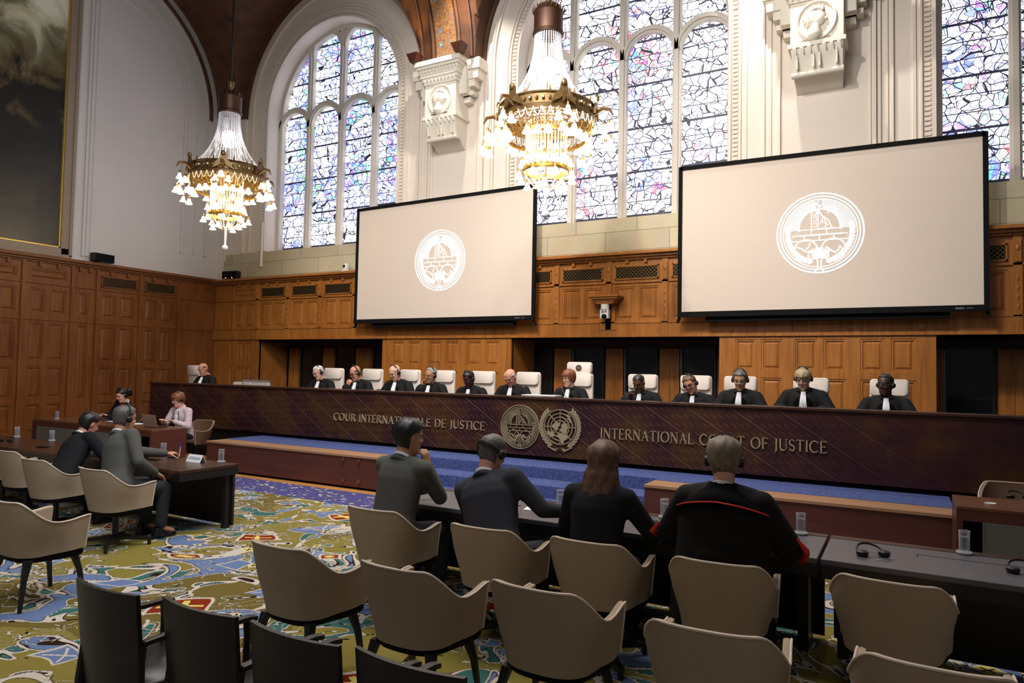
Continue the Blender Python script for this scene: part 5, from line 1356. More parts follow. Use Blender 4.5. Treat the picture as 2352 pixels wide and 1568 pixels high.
# ------------------------------------------------------------------ painting on the side wall
t = NT('dark_old_painting')
p = t.sep(t.co()); n = t.noise(t.co(), 0.9, 5, 0.6, 0.8).outputs[0]
h = t.math('ADD', t.math('MULTIPLY', p[2], 0.16), t.math('MULTIPLY', t.math('SUBTRACT', n, 0.5), 0.9))
t.set(Base_Color=t.ramp(h, [(0.0, srgb(62, 56, 30)), (0.15, srgb(40, 36, 28)), (0.35, srgb(24, 23, 23)), (0.60, srgb(26, 26, 22)), (0.68, srgb(92, 78, 50)), (0.78, srgb(120, 118, 92)), (0.88, srgb(190, 184, 150)), (1.0, srgb(226, 224, 200))]), Roughness=0.35)
MT['painting'] = t.mat
pt_ = empty('framed_painting', (-17.50, 6.9, 4.40), PI / 2); tag(pt_, 'huge dark framed painting on the side wall, with pale sky at the top', 'painting')
m = MB(); m.box(-2.2, 2.16, 0.0, 0.02, 0.22, 7.2); m.build('canvas', MT['painting'], pt_)
MT['frame_wood'] = plain('grey_brown_frame', srgb(142, 124, 106), 0.5)
MT['gold'] = plain('gilded_strip', srgb(206, 172, 84), 0.35, metal=0.5)
m = MB()
for a in ((-2.4, 2.4, 0.0, 0.20), (-2.4, 2.4, 7.2, 7.4), (-2.4, -2.2, 0.0, 7.4), (2.19, 2.4, 0.0, 7.4)): m.box(a[0], a[1], -0.09, 0.03, a[2], a[3])
for a in ((-2.4, 2.43, -0.03, 0.05), (2.36, 2.43, 0.0, 7.4)): m.box(a[0], a[1], -0.12, 0.03, a[2], a[3])
m.build('frame', MT['frame_wood'], pt_, bevel=0.01)
m = MB()
for a in ((-2.2, 2.19, 0.20, 0.23), (2.16, 2.19, 0.2, 7.2)): m.box(a[0], a[1], -0.05, 0.0, a[2], a[3])
m.build('inner_gold_strip', MT['gold'], pt_)
# white pilaster pipe in the room corner
m = MB(); m.tube([(-15.6, 13.43, 4.65), (-15.6, 13.43, 5.9)], 0.04, 10); struct(m.build('trim_12', MT['white_paint'], smooth=True), 'white pipe at the left window')

# ------------------------------------------------------------------ chandeliers
def bead_strand(m, pts, r=0.011, step=0.03, mi=0):
    P = [Vector(p) for p in pts]; acc = 0.0; path = [P[0]]; rr = [r]
    total = sum((P[i + 1] - P[i]).length for i in range(len(P) - 1)); n = max(2, int(total / step))
    # resample
    L = [0]
    for i in range(len(P) - 1): L.append(L[-1] + (P[i + 1] - P[i]).length)
    def at(s_):
        for i in range(len(P) - 1):
            if s_ <= L[i + 1] + 1e-9: return P[i].lerp(P[i + 1], (s_ - L[i]) / max(L[i + 1] - L[i], 1e-9))
        return P[-1]
    path = []; rr = []
    for k in range(2 * n + 1):
        path.append(at(total * k / (2 * n))); rr.append(r if k % 2 else r * 0.35)
    m.tube(path, rr, 5, mi)
def chandelier(loc, label):
    x, y = loc; root = empty('chandelier', (x, y, 0)); tag(root, label, 'chandelier', 'crystal chandeliers over the bench')
    m = MB(); m.tube([(0, 0, 8.1), (0, 0, 13.2)], 0.018, 8); m.build('rod', MT['black'], root, smooth=True)
    m = MB(); m.lathe([(0.02, 8.18), (0.06, 8.12), (0.07, 8.06), (0.04, 8.0), (0.03, 7.96), (0.05, 7.94)], seg=16); m.sphere((0, 0, 8.12), 0.07, 14, 10); m.build('finial', MT['bronze'], root, smooth=True)
    m = MB(); m.lathe([(0.10, 7.94), (0.2, 7.9), (0.235, 7.82), (0.25, 7.8), (0.24, 7.78), (0.24, 7.48), (0.26, 7.46), (0.25, 7.42), (0.05, 7.42)], seg=28)
    for k in range(20): a = 2 * PI * k / 20; m.cap((0.25 * math.cos(a), 0.25 * math.sin(a), 7.81), (0.27 * math.cos(a), 0.27 * math.sin(a), 7.88), 0.016, 0.006, 6)
    m.build('crown_cap', MT['cap'], root, smooth=True, angle=40)
    # bead tent
    for k in range(36):
        a = 2 * PI * k / 36; m = MB(); re = 0.74 if k % 2 == 0 else 0.71; c, s_ = math.cos(a), math.sin(a)
        pts = []
        for i in range(13):
            q = i / 12; r = 0.22 + (re - 0.22) * (q ** 2.2); z = 7.42 - 1.20 * (1 - (1 - q) ** 1.15)
            pts.append((r * c, r * s_, z))
        bead_strand(m, pts, 0.012, 0.04); m.build('bead_strand', MT['crystal'], root, smooth=True)
    m = MB()
    for k in range(30):
        a = 2 * PI * k / 30; bead_strand(m, [(0.2 * math.cos(a), 0.2 * math.sin(a), 7.42), (0.25 * math.cos(a), 0.25 * math.sin(a), 6.9), (0.30 * math.cos(a), 0.30 * math.sin(a), 6.2)], 0.011, 0.05)
    m.build('inner_bead_curtain', MT['crystal'], root, smooth=True)
    m = MB(); m.lathe([(0.05, 7.05), (0.13, 7.0), (0.14, 6.8), (0.1, 6.7)], seg=14); m.build('bulb_cluster', MT['glow'], root, smooth=True)
    m = MB(); m.tube([(0, 0, 7.4), (0, 0, 4.9)], 0.012, 6); m.build('stem', MT['bronze'], root)
    # main ring
    m = MB(); R0 = 0.77
    m.lathe([(R0, 5.95), (R0 + 0.02, 5.94), (R0 + 0.03, 6.0), (R0 + 0.01, 6.02), (R0 + 0.01, 6.16), (R0 + 0.03, 6.18), (R0 + 0.01, 6.21), (R0 - 0.02, 6.2), (R0 - 0.03, 6.0), (R0, 5.95)], seg=64, cap=False)
    for k in range(48):
        a = 2 * PI * k / 48; m.sphere(((R0 + 0.015) * math.cos(a), (R0 + 0.015) * math.sin(a), 6.09), (0.03, 0.03, 0.04), 6, 4)
        if k % 4 == 0: m.cap((R0 * math.cos(a), R0 * math.sin(a), 6.2), (R0 * math.cos(a), R0 * math.sin(a), 6.28), 0.016, 0.012, 6)
    m.build('crown_ring', MT['bronze'], root, smooth=True, angle=35)
    m = MB()
    for k in range(24):
        a = 2 * PI * (k + 0.5) / 24; m.sphere(((R0 + 0.05) * math.cos(a), (R0 + 0.05) * math.sin(a), 6.09), 0.018, 8, 6)
    m.build('ring_gems', MT['gem'], root, smooth=True)
    # lower openwork bowl hanging under the ring
    m = MB()
    for k in range(40):
        a = 2 * PI * k / 40; m.tube([((R0 - 0.02) * math.cos(a), (R0 - 0.02) * math.sin(a), 5.95), (0.72 * math.cos(a), 0.72 * math.sin(a), 5.8), (0.6 * math.cos(a), 0.6 * math.sin(a), 5.68)], 0.008, 5)
    m.lathe([(0.64, 5.66), (0.65, 5.66), (0.64, 5.72), (0.63, 5.72)], seg=48, cap=False)
    for rr_ in (0.2, 0.32, 0.45, 0.58, 0.7): m.loop_tube([(rr_ * math.cos(2 * PI * i / 40), rr_ * math.sin(2 * PI * i / 40), 5.98) for i in range(40)], 0.012, 5)
    for k in range(16): a = 2 * PI * k / 16; m.tube([(0.05 * math.cos(a), 0.05 * math.sin(a), 5.98), (0.75 * math.cos(a), 0.75 * math.sin(a), 5.98)], 0.008, 5)
    m.build('openwork_basket', MT['brass'], root, smooth=True)
    # crest shields and scrolled arms with bell shades
    NB = 6
    def bell(cx_, cy_, z, s_=1.0):
        m = MB(); m.lathe([(0.018 * s_, 0.0), (0.028 * s_, -0.01), (0.036 * s_, -0.05), (0.05 * s_, -0.085), (0.074 * s_, -0.115), (0.07 * s_, -0.115), (0.02 * s_, -0.03)], (cx_, cy_, z), 12); b_ = m.build('bell_shade', MT['lampglass'], root, smooth=True, angle=60)
        m = MB(); m.lathe([(0.008, 0.06), (0.02, 0.045), (0.022, 0.0), (0.01, -0.004)], (cx_, cy_, z), 8); m.build('shade_holder', MT['brass'], b_, smooth=True)
    for k in range(NB):
        a = 2 * PI * (k + 0.25) / NB; c, s_ = math.cos(a), math.sin(a)
        m = MB(); m.M = Matrix.Translation(((R0 + 0.04) * c, (R0 + 0.04) * s_, 6.08)) @ Matrix.Rotation(a + PI / 2, 4, 'Z')
        P = [(-0.2, -0.08), (-0.14, 0.06), (-0.06, 0.14), (-0.05, 0.24), (0.0, 0.30), (0.05, 0.24), (0.06, 0.14), (0.14, 0.06), (0.2, -0.08), (0.08, -0.02), (0, 0.04), (-0.08, -0.02)]
        m.prism(P, -0.02, 0.015); m.sphere((0, -0.02, 0.24), (0.05, 0.03, 0.06), 10, 8); m.build('crest', MT['bronze'], root)
        m = MB(); m.tube([(R0 * c, R0 * s_, 6.05), ((R0 + 0.14) * c, (R0 + 0.14) * s_, 6.14), ((R0 + 0.26) * c, (R0 + 0.26) * s_, 6.12), ((R0 + 0.31) * c, (R0 + 0.31) * s_, 6.02)], [0.03, 0.035, 0.028, 0.012], 8)
        m.tube([((R0 + 0.2) * c, (R0 + 0.2) * s_, 6.12), ((R0 + 0.22) * c, (R0 + 0.22) * s_, 5.93)], 0.004, 5)
        m.build('scroll_arm', MT['bronze'], root, smooth=True)
        for da, dr, dz in ((0, 0.24, 5.90), (0.13, 0.18, 5.82), (-0.13, 0.18, 5.82), (0.09, 0.28, 5.62), (-0.09, 0.28, 5.62), (0.0, 0.20, 5.58)):
            aa = a + da; bell((R0 + dr) * math.cos(aa), (R0 + dr) * math.sin(aa), dz, 1.0)
        # shades hanging under the ring between the arms
        for j in range(3):
            aa = a + 2 * PI / NB * (0.27 + 0.23 * j); bell(0.70 * math.cos(aa), 0.70 * math.sin(aa), 5.70, 1.15)
            m = MB(); m.tube([(0.70 * math.cos(aa), 0.70 * math.sin(aa), 5.74), (0.70 * math.cos(aa), 0.70 * math.sin(aa), 5.96)], 0.004, 5); m.build('hanger', MT['brass'], root)
        m = MB()
        for j in range(5):
            a0 = a + 2 * PI / NB * (0.12 + 0.16 * j); a1 = a0 + 2 * PI / NB * 0.16
            bead_strand(m, [((R0 + 0.02) * math.cos(a0 + (a1 - a0) * q / 8), (R0 + 0.02) * math.sin(a0 + (a1 - a0) * q / 8), 5.96 - 0.14 * math.sin(PI * q / 8)) for q in range(9)], 0.012, 0.035)
        m.build('bead_swag', MT['bead_lit'], root, smooth=True)
    # inner curtain down to the lower ring
    m = MB()
    for k in range(36):
        a = 2 * PI * k / 36; bead_strand(m, [(0.34 * math.cos(a), 0.34 * math.sin(a), 5.95), (0.33 * math.cos(a), 0.33 * math.sin(a), 5.25)], 0.012, 0.04)
    m.build('lower_bead_curtain', MT['bead_lit'], root, smooth=True)
    m = MB(); m.lathe([(0.36, 5.14), (0.385, 5.13), (0.39, 5.17), (0.37, 5.22), (0.36, 5.2), (0.36, 5.14)], seg=40, cap=False)
    for k in range(24): a = 2 * PI * k / 24; m.cap((0.375 * math.cos(a), 0.375 * math.sin(a), 5.2), (0.375 * math.cos(a), 0.375 * math.sin(a), 5.26), 0.012, 0.005, 6)
    m.build('lower_ring', MT['brass'], root, smooth=True, angle=35)
    for k in range(8):
        a = 2 * PI * k / 8; bell(0.46 * math.cos(a), 0.46 * math.sin(a), 5.12, 1.0); bell(0.40 * math.cos(a + 0.4), 0.40 * math.sin(a + 0.4), 5.36, 0.85)
        if k % 2 == 0: bell(0.30 * math.cos(a + 0.4), 0.30 * math.sin(a + 0.4), 4.98, 1.0)
    m = MB()
    for k in range(12):
        a0 = 2 * PI * k / 12; a1 = a0 + PI
        bead_strand(m, [(0.37 * math.cos(a0) * (1 - 0.75 * q / 8), 0.37 * math.sin(a0) * (1 - 0.75 * q / 8), 5.14 - 0.26 * math.sin(PI / 2 * q / 8)) for q in range(9)], 0.012, 0.035)
    m.build('basket_beads', MT['bead_lit'], root, smooth=True)
    m = MB(); m.tube([(0, 0, 4.92), (0, 0, 4.52)], [0.028, 0.022], 8); m.sphere((0, 0, 4.46), 0.065, 16, 12); m.build('crystal_drop', MT['crystal'], root, smooth=True)
    lamp('chandelier_bulbs', 'POINT', (x, y, 6.75), None, 60, (1.0, 0.86, 0.66), 0.12)
    lamp('chandelier_bulbs', 'POINT', (x, y, 5.45), None, 60, (1.0, 0.86, 0.66), 0.25)
    return root
MT['cap'] = plain('dark_copper_cap', srgb(70, 44, 30), 0.45, metal=0.6, var=0.3, scale=25)
chandelier((-12.95, 10.15), 'crystal chandelier at left before the side wall, farther away')
chandelier((-5.10, 10.10), 'crystal chandelier in front of the middle window, nearer')
# ------------------------------------------------------------------ people
HR = [(-0.120, 0.018, 0.072, 0.030), (-0.112, 0.034, 0.084, 0.010), (-0.09, 0.050, 0.090, -0.025), (-0.06, 0.060, 0.091, -0.060), (-0.03, 0.066, 0.090, -0.082), (0.0, 0.070, 0.089, -0.092),
      (0.03, 0.073, 0.092, -0.098), (0.06, 0.074, 0.090, -0.099), (0.085, 0.068, 0.078, -0.090), (0.105, 0.054, 0.058, -0.072), (0.12, 0.034, 0.032, -0.046), (0.127, 0.012, 0.006, -0.02)]
def headsec(z):
    if z <= HR[0][0]: return HR[0][1:]
    for a, b in zip(HR, HR[1:]):
        if z <= b[0]:
            k = (z - a[0]) / (b[0] - a[0]); return tuple(a[i] + (b[i] - a[i]) * k for i in (1, 2, 3))
    return HR[-1][1:]
def headpt(az, z, off=0.0):
    """az measured from the face (front = 0), positive to the figure's right"""
    w, f, b = headsec(z); c = (f + b) / 2; d = (f - b) / 2
    p = Vector((w * math.sin(az), c + d * math.cos(az), z))
    n = Vector((math.sin(az), math.cos(az), max(0, (z - 0.05) * 9))).normalized()
    return p + n * off
def ik(S, T, l1, l2, pole):
    S, T = Vector(S), Vector(T); d = T - S; L = min(d.length, (l1 + l2) * 0.995); d.normalize()
    a = (l1 * l1 - l2 * l2 + L * L) / (2 * L); h = math.sqrt(max(l1 * l1 - a * a, 0))
    p = Vector(pole); p = p - d * p.dot(d)
    p = p.normalized() if p.length > 1e-5 else d.orthogonal().normalized()
    return S + d * a + p * h, S + d * L
def hand(m, W, d, n, side, curl=0.5, k=1.0):
    """W wrist, d towards the fingers, n palm normal (curl direction), side +1/-1: where the thumb is"""
    W = Vector(W); d = Vector(d).normalized(); n = Vector(n); n = (n - d * n.dot(d)).normalized(); s = d.cross(n) * side
    for q in (-0.028, -0.010, 0.010, 0.027): m.cap(W + s * q * 0.6 * k, W + d * 0.085 * k + s * q * k, 0.016 * k, 0.0125 * k, 8)
    for i, (q, L) in enumerate(((0.030, 0.068), (0.011, 0.078), (-0.010, 0.073), (-0.029, 0.058))):
        P = W + d * 0.088 * k + s * q * k; a = 0.25 * curl
        for j, fr in enumerate((0.46, 0.30, 0.24)):
            a += curl * (0.55 + 0.25 * j)
            Q = P + (d * math.cos(a) + n * math.sin(a)) * L * fr * k + s * q * 0.06
            m.cap(P, Q, (0.0092 - 0.0008 * j) * k, (0.0085 - 0.0009 * j) * k, 7); P = Q
    P = W + d * 0.025 * k + s * 0.03 * k; a = 0
    for j, L in enumerate((0.042, 0.032, 0.026)):
        dr = (d * (0.75 + 0.1 * j) + s * (0.75 - 0.3 * j) + n * (0.3 + 0.3 * curl)).normalized()
        Q = P + dr * L * k; m.cap(P, Q, (0.0125 - 0.0015 * j) * k, (0.011 - 0.0015 * j) * k, 7); P = Q

HS = 1.06
def person(label, loc, rz, skin='skin_a', hair=None, hair_mat='hair_grey', outfit='robe', cloth='robe', lean=10, hy=0, hp=12, hr_=0, lh=None, rh=None,
           headphones=None, glasses=None, k=1.0, group=None, vox=0.011, shoulders=1.0, seat=0.47, hl=0.5, hrr=0.5, legs=True, hand_n=None, hand_d=None, px=None, pole_r=None, pole_l=None, side=0.0, xr=0.09):
    x, y, zf = loc
    x00 = x
    if px:
        for _ in range(40):
            Pv = Vector((0, 0.0, seat + 0.10)); Rl = Matrix.Rotation(math.radians(side), 3, 'Y') @ Matrix.Rotation(-math.radians(lean), 3, 'X')
            N = Pv + Rl @ Vector((0, -0.01, 0.53)); upn = (Rl @ Vector((0, 0.15, 1))).normalized()
            Rh = Matrix.Rotation(math.radians(hy), 3, 'Z') @ Matrix.Rotation(-math.radians(hp), 3, 'X') @ Matrix.Rotation(math.radians(hr_), 3, 'Y')
            Hc = N + upn * 0.022 + Rh @ Vector((0, 0.012, 0.118 * HS))
            wv = (Matrix.Translation((x, y, zf)) @ Matrix.Rotation(rz, 4, 'Z') @ Matrix.Scale(k, 4)) @ Hc
            q = M.inverted() @ wv; uu, vv = 1176 - F * q.x / q.z, 784 + F * q.y / q.z
            dx_ = (px[0] - uu) * (-q.z) / F / 0.97 * 0.7; xn = max(x00 - xr, min(x00 + xr, x + dx_)); side += (dx_ - (xn - x)) * 60 * (1 if abs(rz) < 1.5 else -1); side = max(-18, min(18, side)); x = xn; seat = max(0.40, min(0.56, seat - (px[1] - vv) * (-q.z) / F / k))
    MRoot = Matrix.Translation((x, y, zf)) @ Matrix.Rotation(rz, 4, 'Z') @ Matrix.Scale(k, 4)
    Pv = Vector((0, 0.0, seat + 0.10))
    Rl = Matrix.Rotation(math.radians(side), 3, 'Y') @ Matrix.Rotation(-math.radians(lean), 3, 'X')
    T = lambda p: Pv + Rl @ (Vector(p) - Vector((0, 0, 0.57)))
    N = T((0, -0.01, 1.10))
    Rh = Matrix.Rotation(math.radians(hy), 3, 'Z') @ Matrix.Rotation(-math.radians(hp), 3, 'X') @ Matrix.Rotation(math.radians(hr_), 3, 'Y')
    upn = (Rl @ Vector((0, 0.15, 1))).normalized()
    Hc = N + upn * 0.022 + Rh @ Vector((0, 0.012, 0.118 * HS))
    HM = Matrix.Translation(Hc) @ Rh.to_4x4() @ Matrix.Scale(HS, 4)
    sw = 0.185 * shoulders
    LS, RS = T((-sw, 0, 1.035)), T((sw, 0, 1.035))
    lt = Vector(lh) if lh else T((-0.22, 0.30, 0.72)); rt_ = Vector(rh) if rh else T((0.22, 0.30, 0.72))
    if pole_r: rt_.z += seat - 0.47
    LE, LW = ik(LS, lt, 0.285, 0.255, pole_l or (-0.7, -0.35, -0.9)); RE, RW = ik(RS, rt_, 0.285, 0.255, pole_r or (0.7, -0.35, -0.9))
    # ---- body
    m = MB()
    R_ = [(0.50, 0.15, 0.11), (0.57, 0.165, 0.115), (0.70, 0.135, 0.095), (0.85, 0.15, 0.105), (0.97, 0.165, 0.11), (1.04, 0.15, 0.09), (1.08, 0.10, 0.07)]
    m.rings([[T((w * math.cos(a), d * math.sin(a), z)) for a in [2 * PI * i / 20 for i in range(20)]] for z, w, d in R_])
    m.cap(T((0, -0.01, 1.03)), N, 0.070, 0.062, 12); m.cap(N, HM @ Vector((0, -0.02, -0.06)), 0.060, 0.058, 12)
    for S, E, Wp, sd in ((LS, LE, LW, -1), (RS, RE, RW, 1)):
        m.cap(T((0, 0, 1.0)), S, 0.06, 0.05, 10); m.cap(S, E, 0.045, 0.036, 10); m.cap(E, Wp, 0.036, 0.025, 10)
    def hd(E, Wp, side, c, key):
        d = (Wp - E).normalized(); n = Vector((0, 0.2, -1)) if not hand_n or key not in hand_n else Vector(hand_n[key])
        if hand_d and key in hand_d: d = Vector(hand_d[key])
        hand(m, Wp - d * 0.005, d, n, side, c)
    hd(LE, LW, -1, hl, 'l'); hd(RE, RW, 1, hrr, 'r')
    if legs:
        for sx in (-1, 1):
            h_, kn, an = Vector((sx * 0.09, 0.02, seat + 0.08)), Vector((sx * 0.13, 0.42, seat + 0.06)), Vector((sx * 0.13, 0.40, 0.10))
            m.cap(h_, kn, 0.075, 0.052, 10); m.cap(kn, an, 0.05, 0.034, 10); m.cap(an, an + Vector((0, 0.12, -0.05)), 0.032, 0.03, 8)
    q = m.M; m.M = HM
    m.rings([[(w * math.sin(a), (f + b) / 2 + (f - b) / 2 * math.cos(a), z) for a in [2 * PI * i / 28 for i in range(28)]] for z, w, f, b in HR])
    m.cap((0, 0.088, 0.028), (0, 0.108, -0.018), 0.008, 0.012, 8); m.cap((-0.012, 0.092, -0.022), (0.012, 0.092, -0.022), 0.009, 0.009, 8)
    m.cap((-0.045, 0.075, 0.033), (0.045, 0.075, 0.033), 0.010, 0.010, 8); m.cap((-0.02, 0.086, 0.036), (0.02, 0.086, 0.036), 0.009, 0.009, 8)
    for sx in (-1, 1):
        m.sphere((sx * 0.036, 0.068, -0.022), (0.02, 0.02, 0.022), 10, 6)
        m.sphere((sx * 0.076, -0.008, 0.002), (0.010, 0.020, 0.032), 10, 8)
    m.sphere((0, 0.082, -0.062), (0.024, 0.014, 0.016), 10, 6); m.sphere((0, 0.078, -0.102), (0.02, 0.014, 0.014), 10, 6)
    m.M = q
    body = remesh(m, vox, MT[skin], 'person', None, 1)
    body.matrix_world = MRoot
    tag(body, label, 'person', group)
    # facial details in the same mesh
    e = MB(); e.M = HM
    for sx in (-1, 1):
        e.sphere((sx * 0.031, 0.0845, 0.010), (0.013, 0.007, 0.006), 8, 6, 0)
        e.cap((sx * 0.016, 0.0965, 0.036), (sx * 0.046, 0.087, 0.038), 0.0045, 0.003, 6, 2)
        e.sphere((sx * 0.031, 0.0915, 0.010), (0.006, 0.002, 0.004), 6, 4, 1)
    e.cap((-0.018, 0.0925, -0.056), (0.018, 0.0925, -0.056), 0.0042, 0.0042, 6, 3)
    lip = 'lip_dark' if skin in ('skin_c', 'skin_d') else 'lip'
    join_into(body, e, [MT['eye'] if skin in ('skin_c', 'skin_d') else MT['lidskin'], MT['eye'], MT[hair_mat], MT[lip]])
    # ---- hair
    if hair:
        hb = MB(); hb.M = HM; NA, NT_ = 40, 12
        kind = hair if isinstance(hair, str) else hair[0]
        def line(az):
            a = abs(((az + PI) % (2 * PI)) - PI)
            if kind == 'short': return 0.084 - 0.042 * smooth((a - 0.7) / 0.5) - 0.115 * smooth((a - 1.5) / 0.6)
            if kind == 'receding': return 0.098 - 0.05 * smooth((a - 0.9) / 0.4) - 0.115 * smooth((a - 1.5) / 0.6)
            if kind == 'fringe_sides': return 0.06 - 0.02 * smooth((a - 1.0) / 0.4) - 0.11 * smooth((a - 1.5) / 0.6)
            if kind == 'bob': return 0.048 - 0.075 * smooth((a - 0.75) / 0.35) - 0.06 * smooth((a - 1.8) / 0.6)
            if kind == 'long': return 0.06 - 0.10 * smooth((a - 0.85) / 0.3) - 0.22 * smooth((a - 1.1) / 0.6)
            return 0.07
        thick = {'short': 0.012, 'receding': 0.008, 'fringe_sides': 0.008, 'bob': 0.024, 'long': 0.022}[kind] * (hair[1] if not isinstance(hair, str) else 1)
        rings_o = []; rings_i = []
        sidesonly = kind == 'fringe_sides'
        for i in range(NT_ + 1):
            q = i / NT_; ro = []; ri = []
            for j in range(NA):
                az = 2 * PI * j / NA if not sidesonly else 1.0 + (2 * PI - 2.0) * j / (NA - 1); a = abs(((az + PI) % (2 * PI)) - PI)
                zl = line(az); zt_ = 0.1265
                if sidesonly: zt_ = zl + 0.045 * smooth((a - 0.9) / 0.9) * 1.2 + 0.002
                z = zt_ + (zl - zt_) * (q ** 0.8 if not sidesonly else q)
                nz = 1 + 0.16 * math.sin(az * 9 + z * 40) + 0.12 * math.sin(az * 17 - z * 70)
                th = thick * nz * (1 if q < 0.9 else 0.55)
                zz = max(z, -0.115); p = headpt(az, zz, th); pi_ = headpt(az, zz, -0.004)
                if z < -0.115 or (kind == 'long' and z < -0.05):
                    w, f, b = headsec(-0.03); c_ = (f + b) / 2; d_ = (f - b) / 2; g = 1 + 0.35 * min(1, (-z) / 0.25)
                    p = Vector((w * g * math.sin(az) * 1.15, c_ - 0.005 + d_ * math.cos(az) * (1.05), z)); p += Vector((math.sin(az), math.cos(az), 0)) * th
                    pi_ = Vector((p.x * 0.80, p.y * 0.80, z))
                ro.append(p); ri.append(pi_)
            rings_o.append(ro); rings_i.append(ri)
        if sidesonly: hb.rings(rings_o + rings_i[::-1] + [rings_o[0]], 0, cap=False, closed=False)
        else: hb.rings(rings_o + rings_i[::-1], 0, cap=True)
        if kind == 'receding' : pass
        if not isinstance(hair, str) and len(hair) > 2:
            for c_, r_ in hair[2]: hb.sphere(c_, r_, 14, 10)
        h_ = hb.build('hair', MT[hair_mat], body, smooth=True, angle=70)
    # ---- clothing
    cm = MB(); rob = outfit == 'robe'
    g = 1.0 * shoulders
    if rob:
        RR = [(0.30, 0.27, 0.24, 0.06), (0.45, 0.26, 0.22, 0.04), (0.57, 0.25, 0.18, 0.0), (0.75, 0.235, 0.165, 0), (0.9, 0.23, 0.16, 0.0), (0.98, 0.215, 0.15, 0), (1.04, 0.185, 0.128, -0.005), (1.085, 0.13, 0.10, -0.01), (1.115, 0.08, 0.078, -0.012)]
    else:
        RR = [(0.47, 0.185, 0.15, 0.01), (0.57, 0.19, 0.15, 0.0), (0.70, 0.172, 0.128, 0), (0.85, 0.182, 0.132, 0.0), (0.95, 0.195, 0.138, 0), (1.02, 0.182, 0.118, -0.005), (1.07, 0.13, 0.088, -0.01), (1.10, 0.078, 0.07, -0.012)]
    cm.rings([[T((w * g * math.cos(a), yc_ + d * math.sin(a), z)) for a in [2 * PI * i / 32 for i in range(32)]] for z, w, d, yc_ in RR])
    if rob:
        cm.rings([[(w * math.cos(a), yc_ + d * math.sin(a), z) for a in [2 * PI * i / 28 for i in range(28)]] for z, w, d, yc_ in ((0.04, 0.27, 0.30, 0.16), (0.3, 0.27, 0.30, 0.14), (seat + 0.05, 0.26, 0.28, 0.12), (seat + 0.16, 0.24, 0.2, 0.03), (seat + 0.3, 0.2, 0.15, 0.0))])
    for S, E, Wp in ((LS, LE, LW), (RS, RE, RW)):
        d = (Wp - E).normalized(); cuff = Wp - d * 0.02
        cm.cap(T((0, -0.018, 1.075 if rob else 1.06)), S.lerp(T((0, 0, 1.05)), 0.25) + Rl @ Vector((0, 0, 0.008)), 0.07, 0.066, 12)
        if rob:
            cm.cap(T((0, -0.005, 1.02)), S + Rl @ Vector((0, 0, -0.012)), 0.085, 0.078, 14); cm.cap(S + Rl @ Vector((0, 0, -0.012)), E, 0.080, 0.082, 14); cm.cap(E, cuff - d * 0.03, 0.082, 0.09, 14)
        else:
            cm.cap(T((0, -0.005, 1.00)), S, 0.082, 0.070, 14); cm.cap(S, E, 0.070, 0.056, 14); cm.cap(E, cuff, 0.056, 0.042, 14)
    gm = remesh(cm, 0.012, MT[cloth], {'robe': 'robe', 'suit': 'suit_jacket', 'tweed': 'tweed_jacket'}.get(outfit, 'jacket'), body, 3)
    # collar
    fr = MB()
    cN = N - upn * 0.015
    for z0, r in ((0.008, 0.066), (0.018, 0.0645)):
        fr.loop_tube([cN + Rl @ Vector((r * math.cos(a), r * math.sin(a) * 1.02 - 0.004, z0 + 0.006 - 0.024 * math.sin(a))) for a in [2 * PI * i / 24 for i in range(24)]], 0.006, 6)
    fr.build('collar', MT['white_cloth'], body, smooth=True)
    if rob and outfit == 'robe' and not label.startswith('person in a black robe with red'):
        jb = MB(); rows = []
        for i in range(10):
            q = i / 9; z = 1.095 - 0.27 * q; w = 0.026 + 0.030 * q
            yy = 0.075 + 0.065 * smooth(q * 2.2) + 0.045
            rows.append([T((w * (-1 + 2 * j / 12), yy + 0.008 * math.sin(j * 2.1 + q * 3) - 0.012 * abs(-1 + 2 * j / 12), z)) for j in range(13)])
        bk = [[p - Rl @ Vector((0, 0.03, 0)) for p in r] for r in rows]
        jb.rings([r + list(reversed(b)) for r, b in zip(rows, bk)]); jb.build('jabot', MT['white_cloth'], body, smooth=True, angle=60)
        vf = MB()
        for sx in (-1, 1):
            rows = []
            for i in range(10):
                q = i / 9; z = 1.10 - 0.30 * q; a0 = 0.035 + 0.028 * q
                yy = 0.06 + 0.085 * smooth(q * 2.0)
                rows.append([T((sx * (a0 + 0.06 * j / 4), yy + 0.028 - 0.025 * (j / 4) ** 2 - 0.02 * (1 - q) * j / 4, z)) for j in range(5)])
            bk = [[p - Rl @ Vector((0, 0.05, 0)) for p in r] for r in rows]
            vf.rings([r + list(reversed(b)) for r, b in zip(rows, bk)])
        vf.build('velvet_facing', MT['velvet'], body, smooth=True, angle=60)
    if outfit in ('suit',):
        # shirt front and tie are hidden from behind; jacket collar shows
        jc_ = MB(); jc_.tube([cN + Rl @ Vector((0.080 * math.cos(a), 0.078 * math.sin(a) - 0.004, 0.012 - 0.05 * (1 + math.sin(a)))) for a in [PI * (0.9 + 1.20 * i / 16) for i in range(17)]], 0.016, 8); jc_.build('jacket_collar', MT[cloth], body, smooth=True)
    if not rob and legs:
        tm = MB()
        for sx in (-1, 1):
            h_, kn, an = Vector((sx * 0.09, 0.02, seat + 0.08)), Vector((sx * 0.13, 0.42, seat + 0.06)), Vector((sx * 0.13, 0.40, 0.14))
            tm.cap(h_, kn, 0.10, 0.072, 14); tm.cap(kn, an, 0.072, 0.055, 14)
        remesh(tm, 0.014, MT['charcoal_suit' if cloth in ('grey_suit', 'charcoal_suit') else 'black_suit'], 'trousers', body, 2)  # grey suits get darker trouser cloth to stand for the shade on them
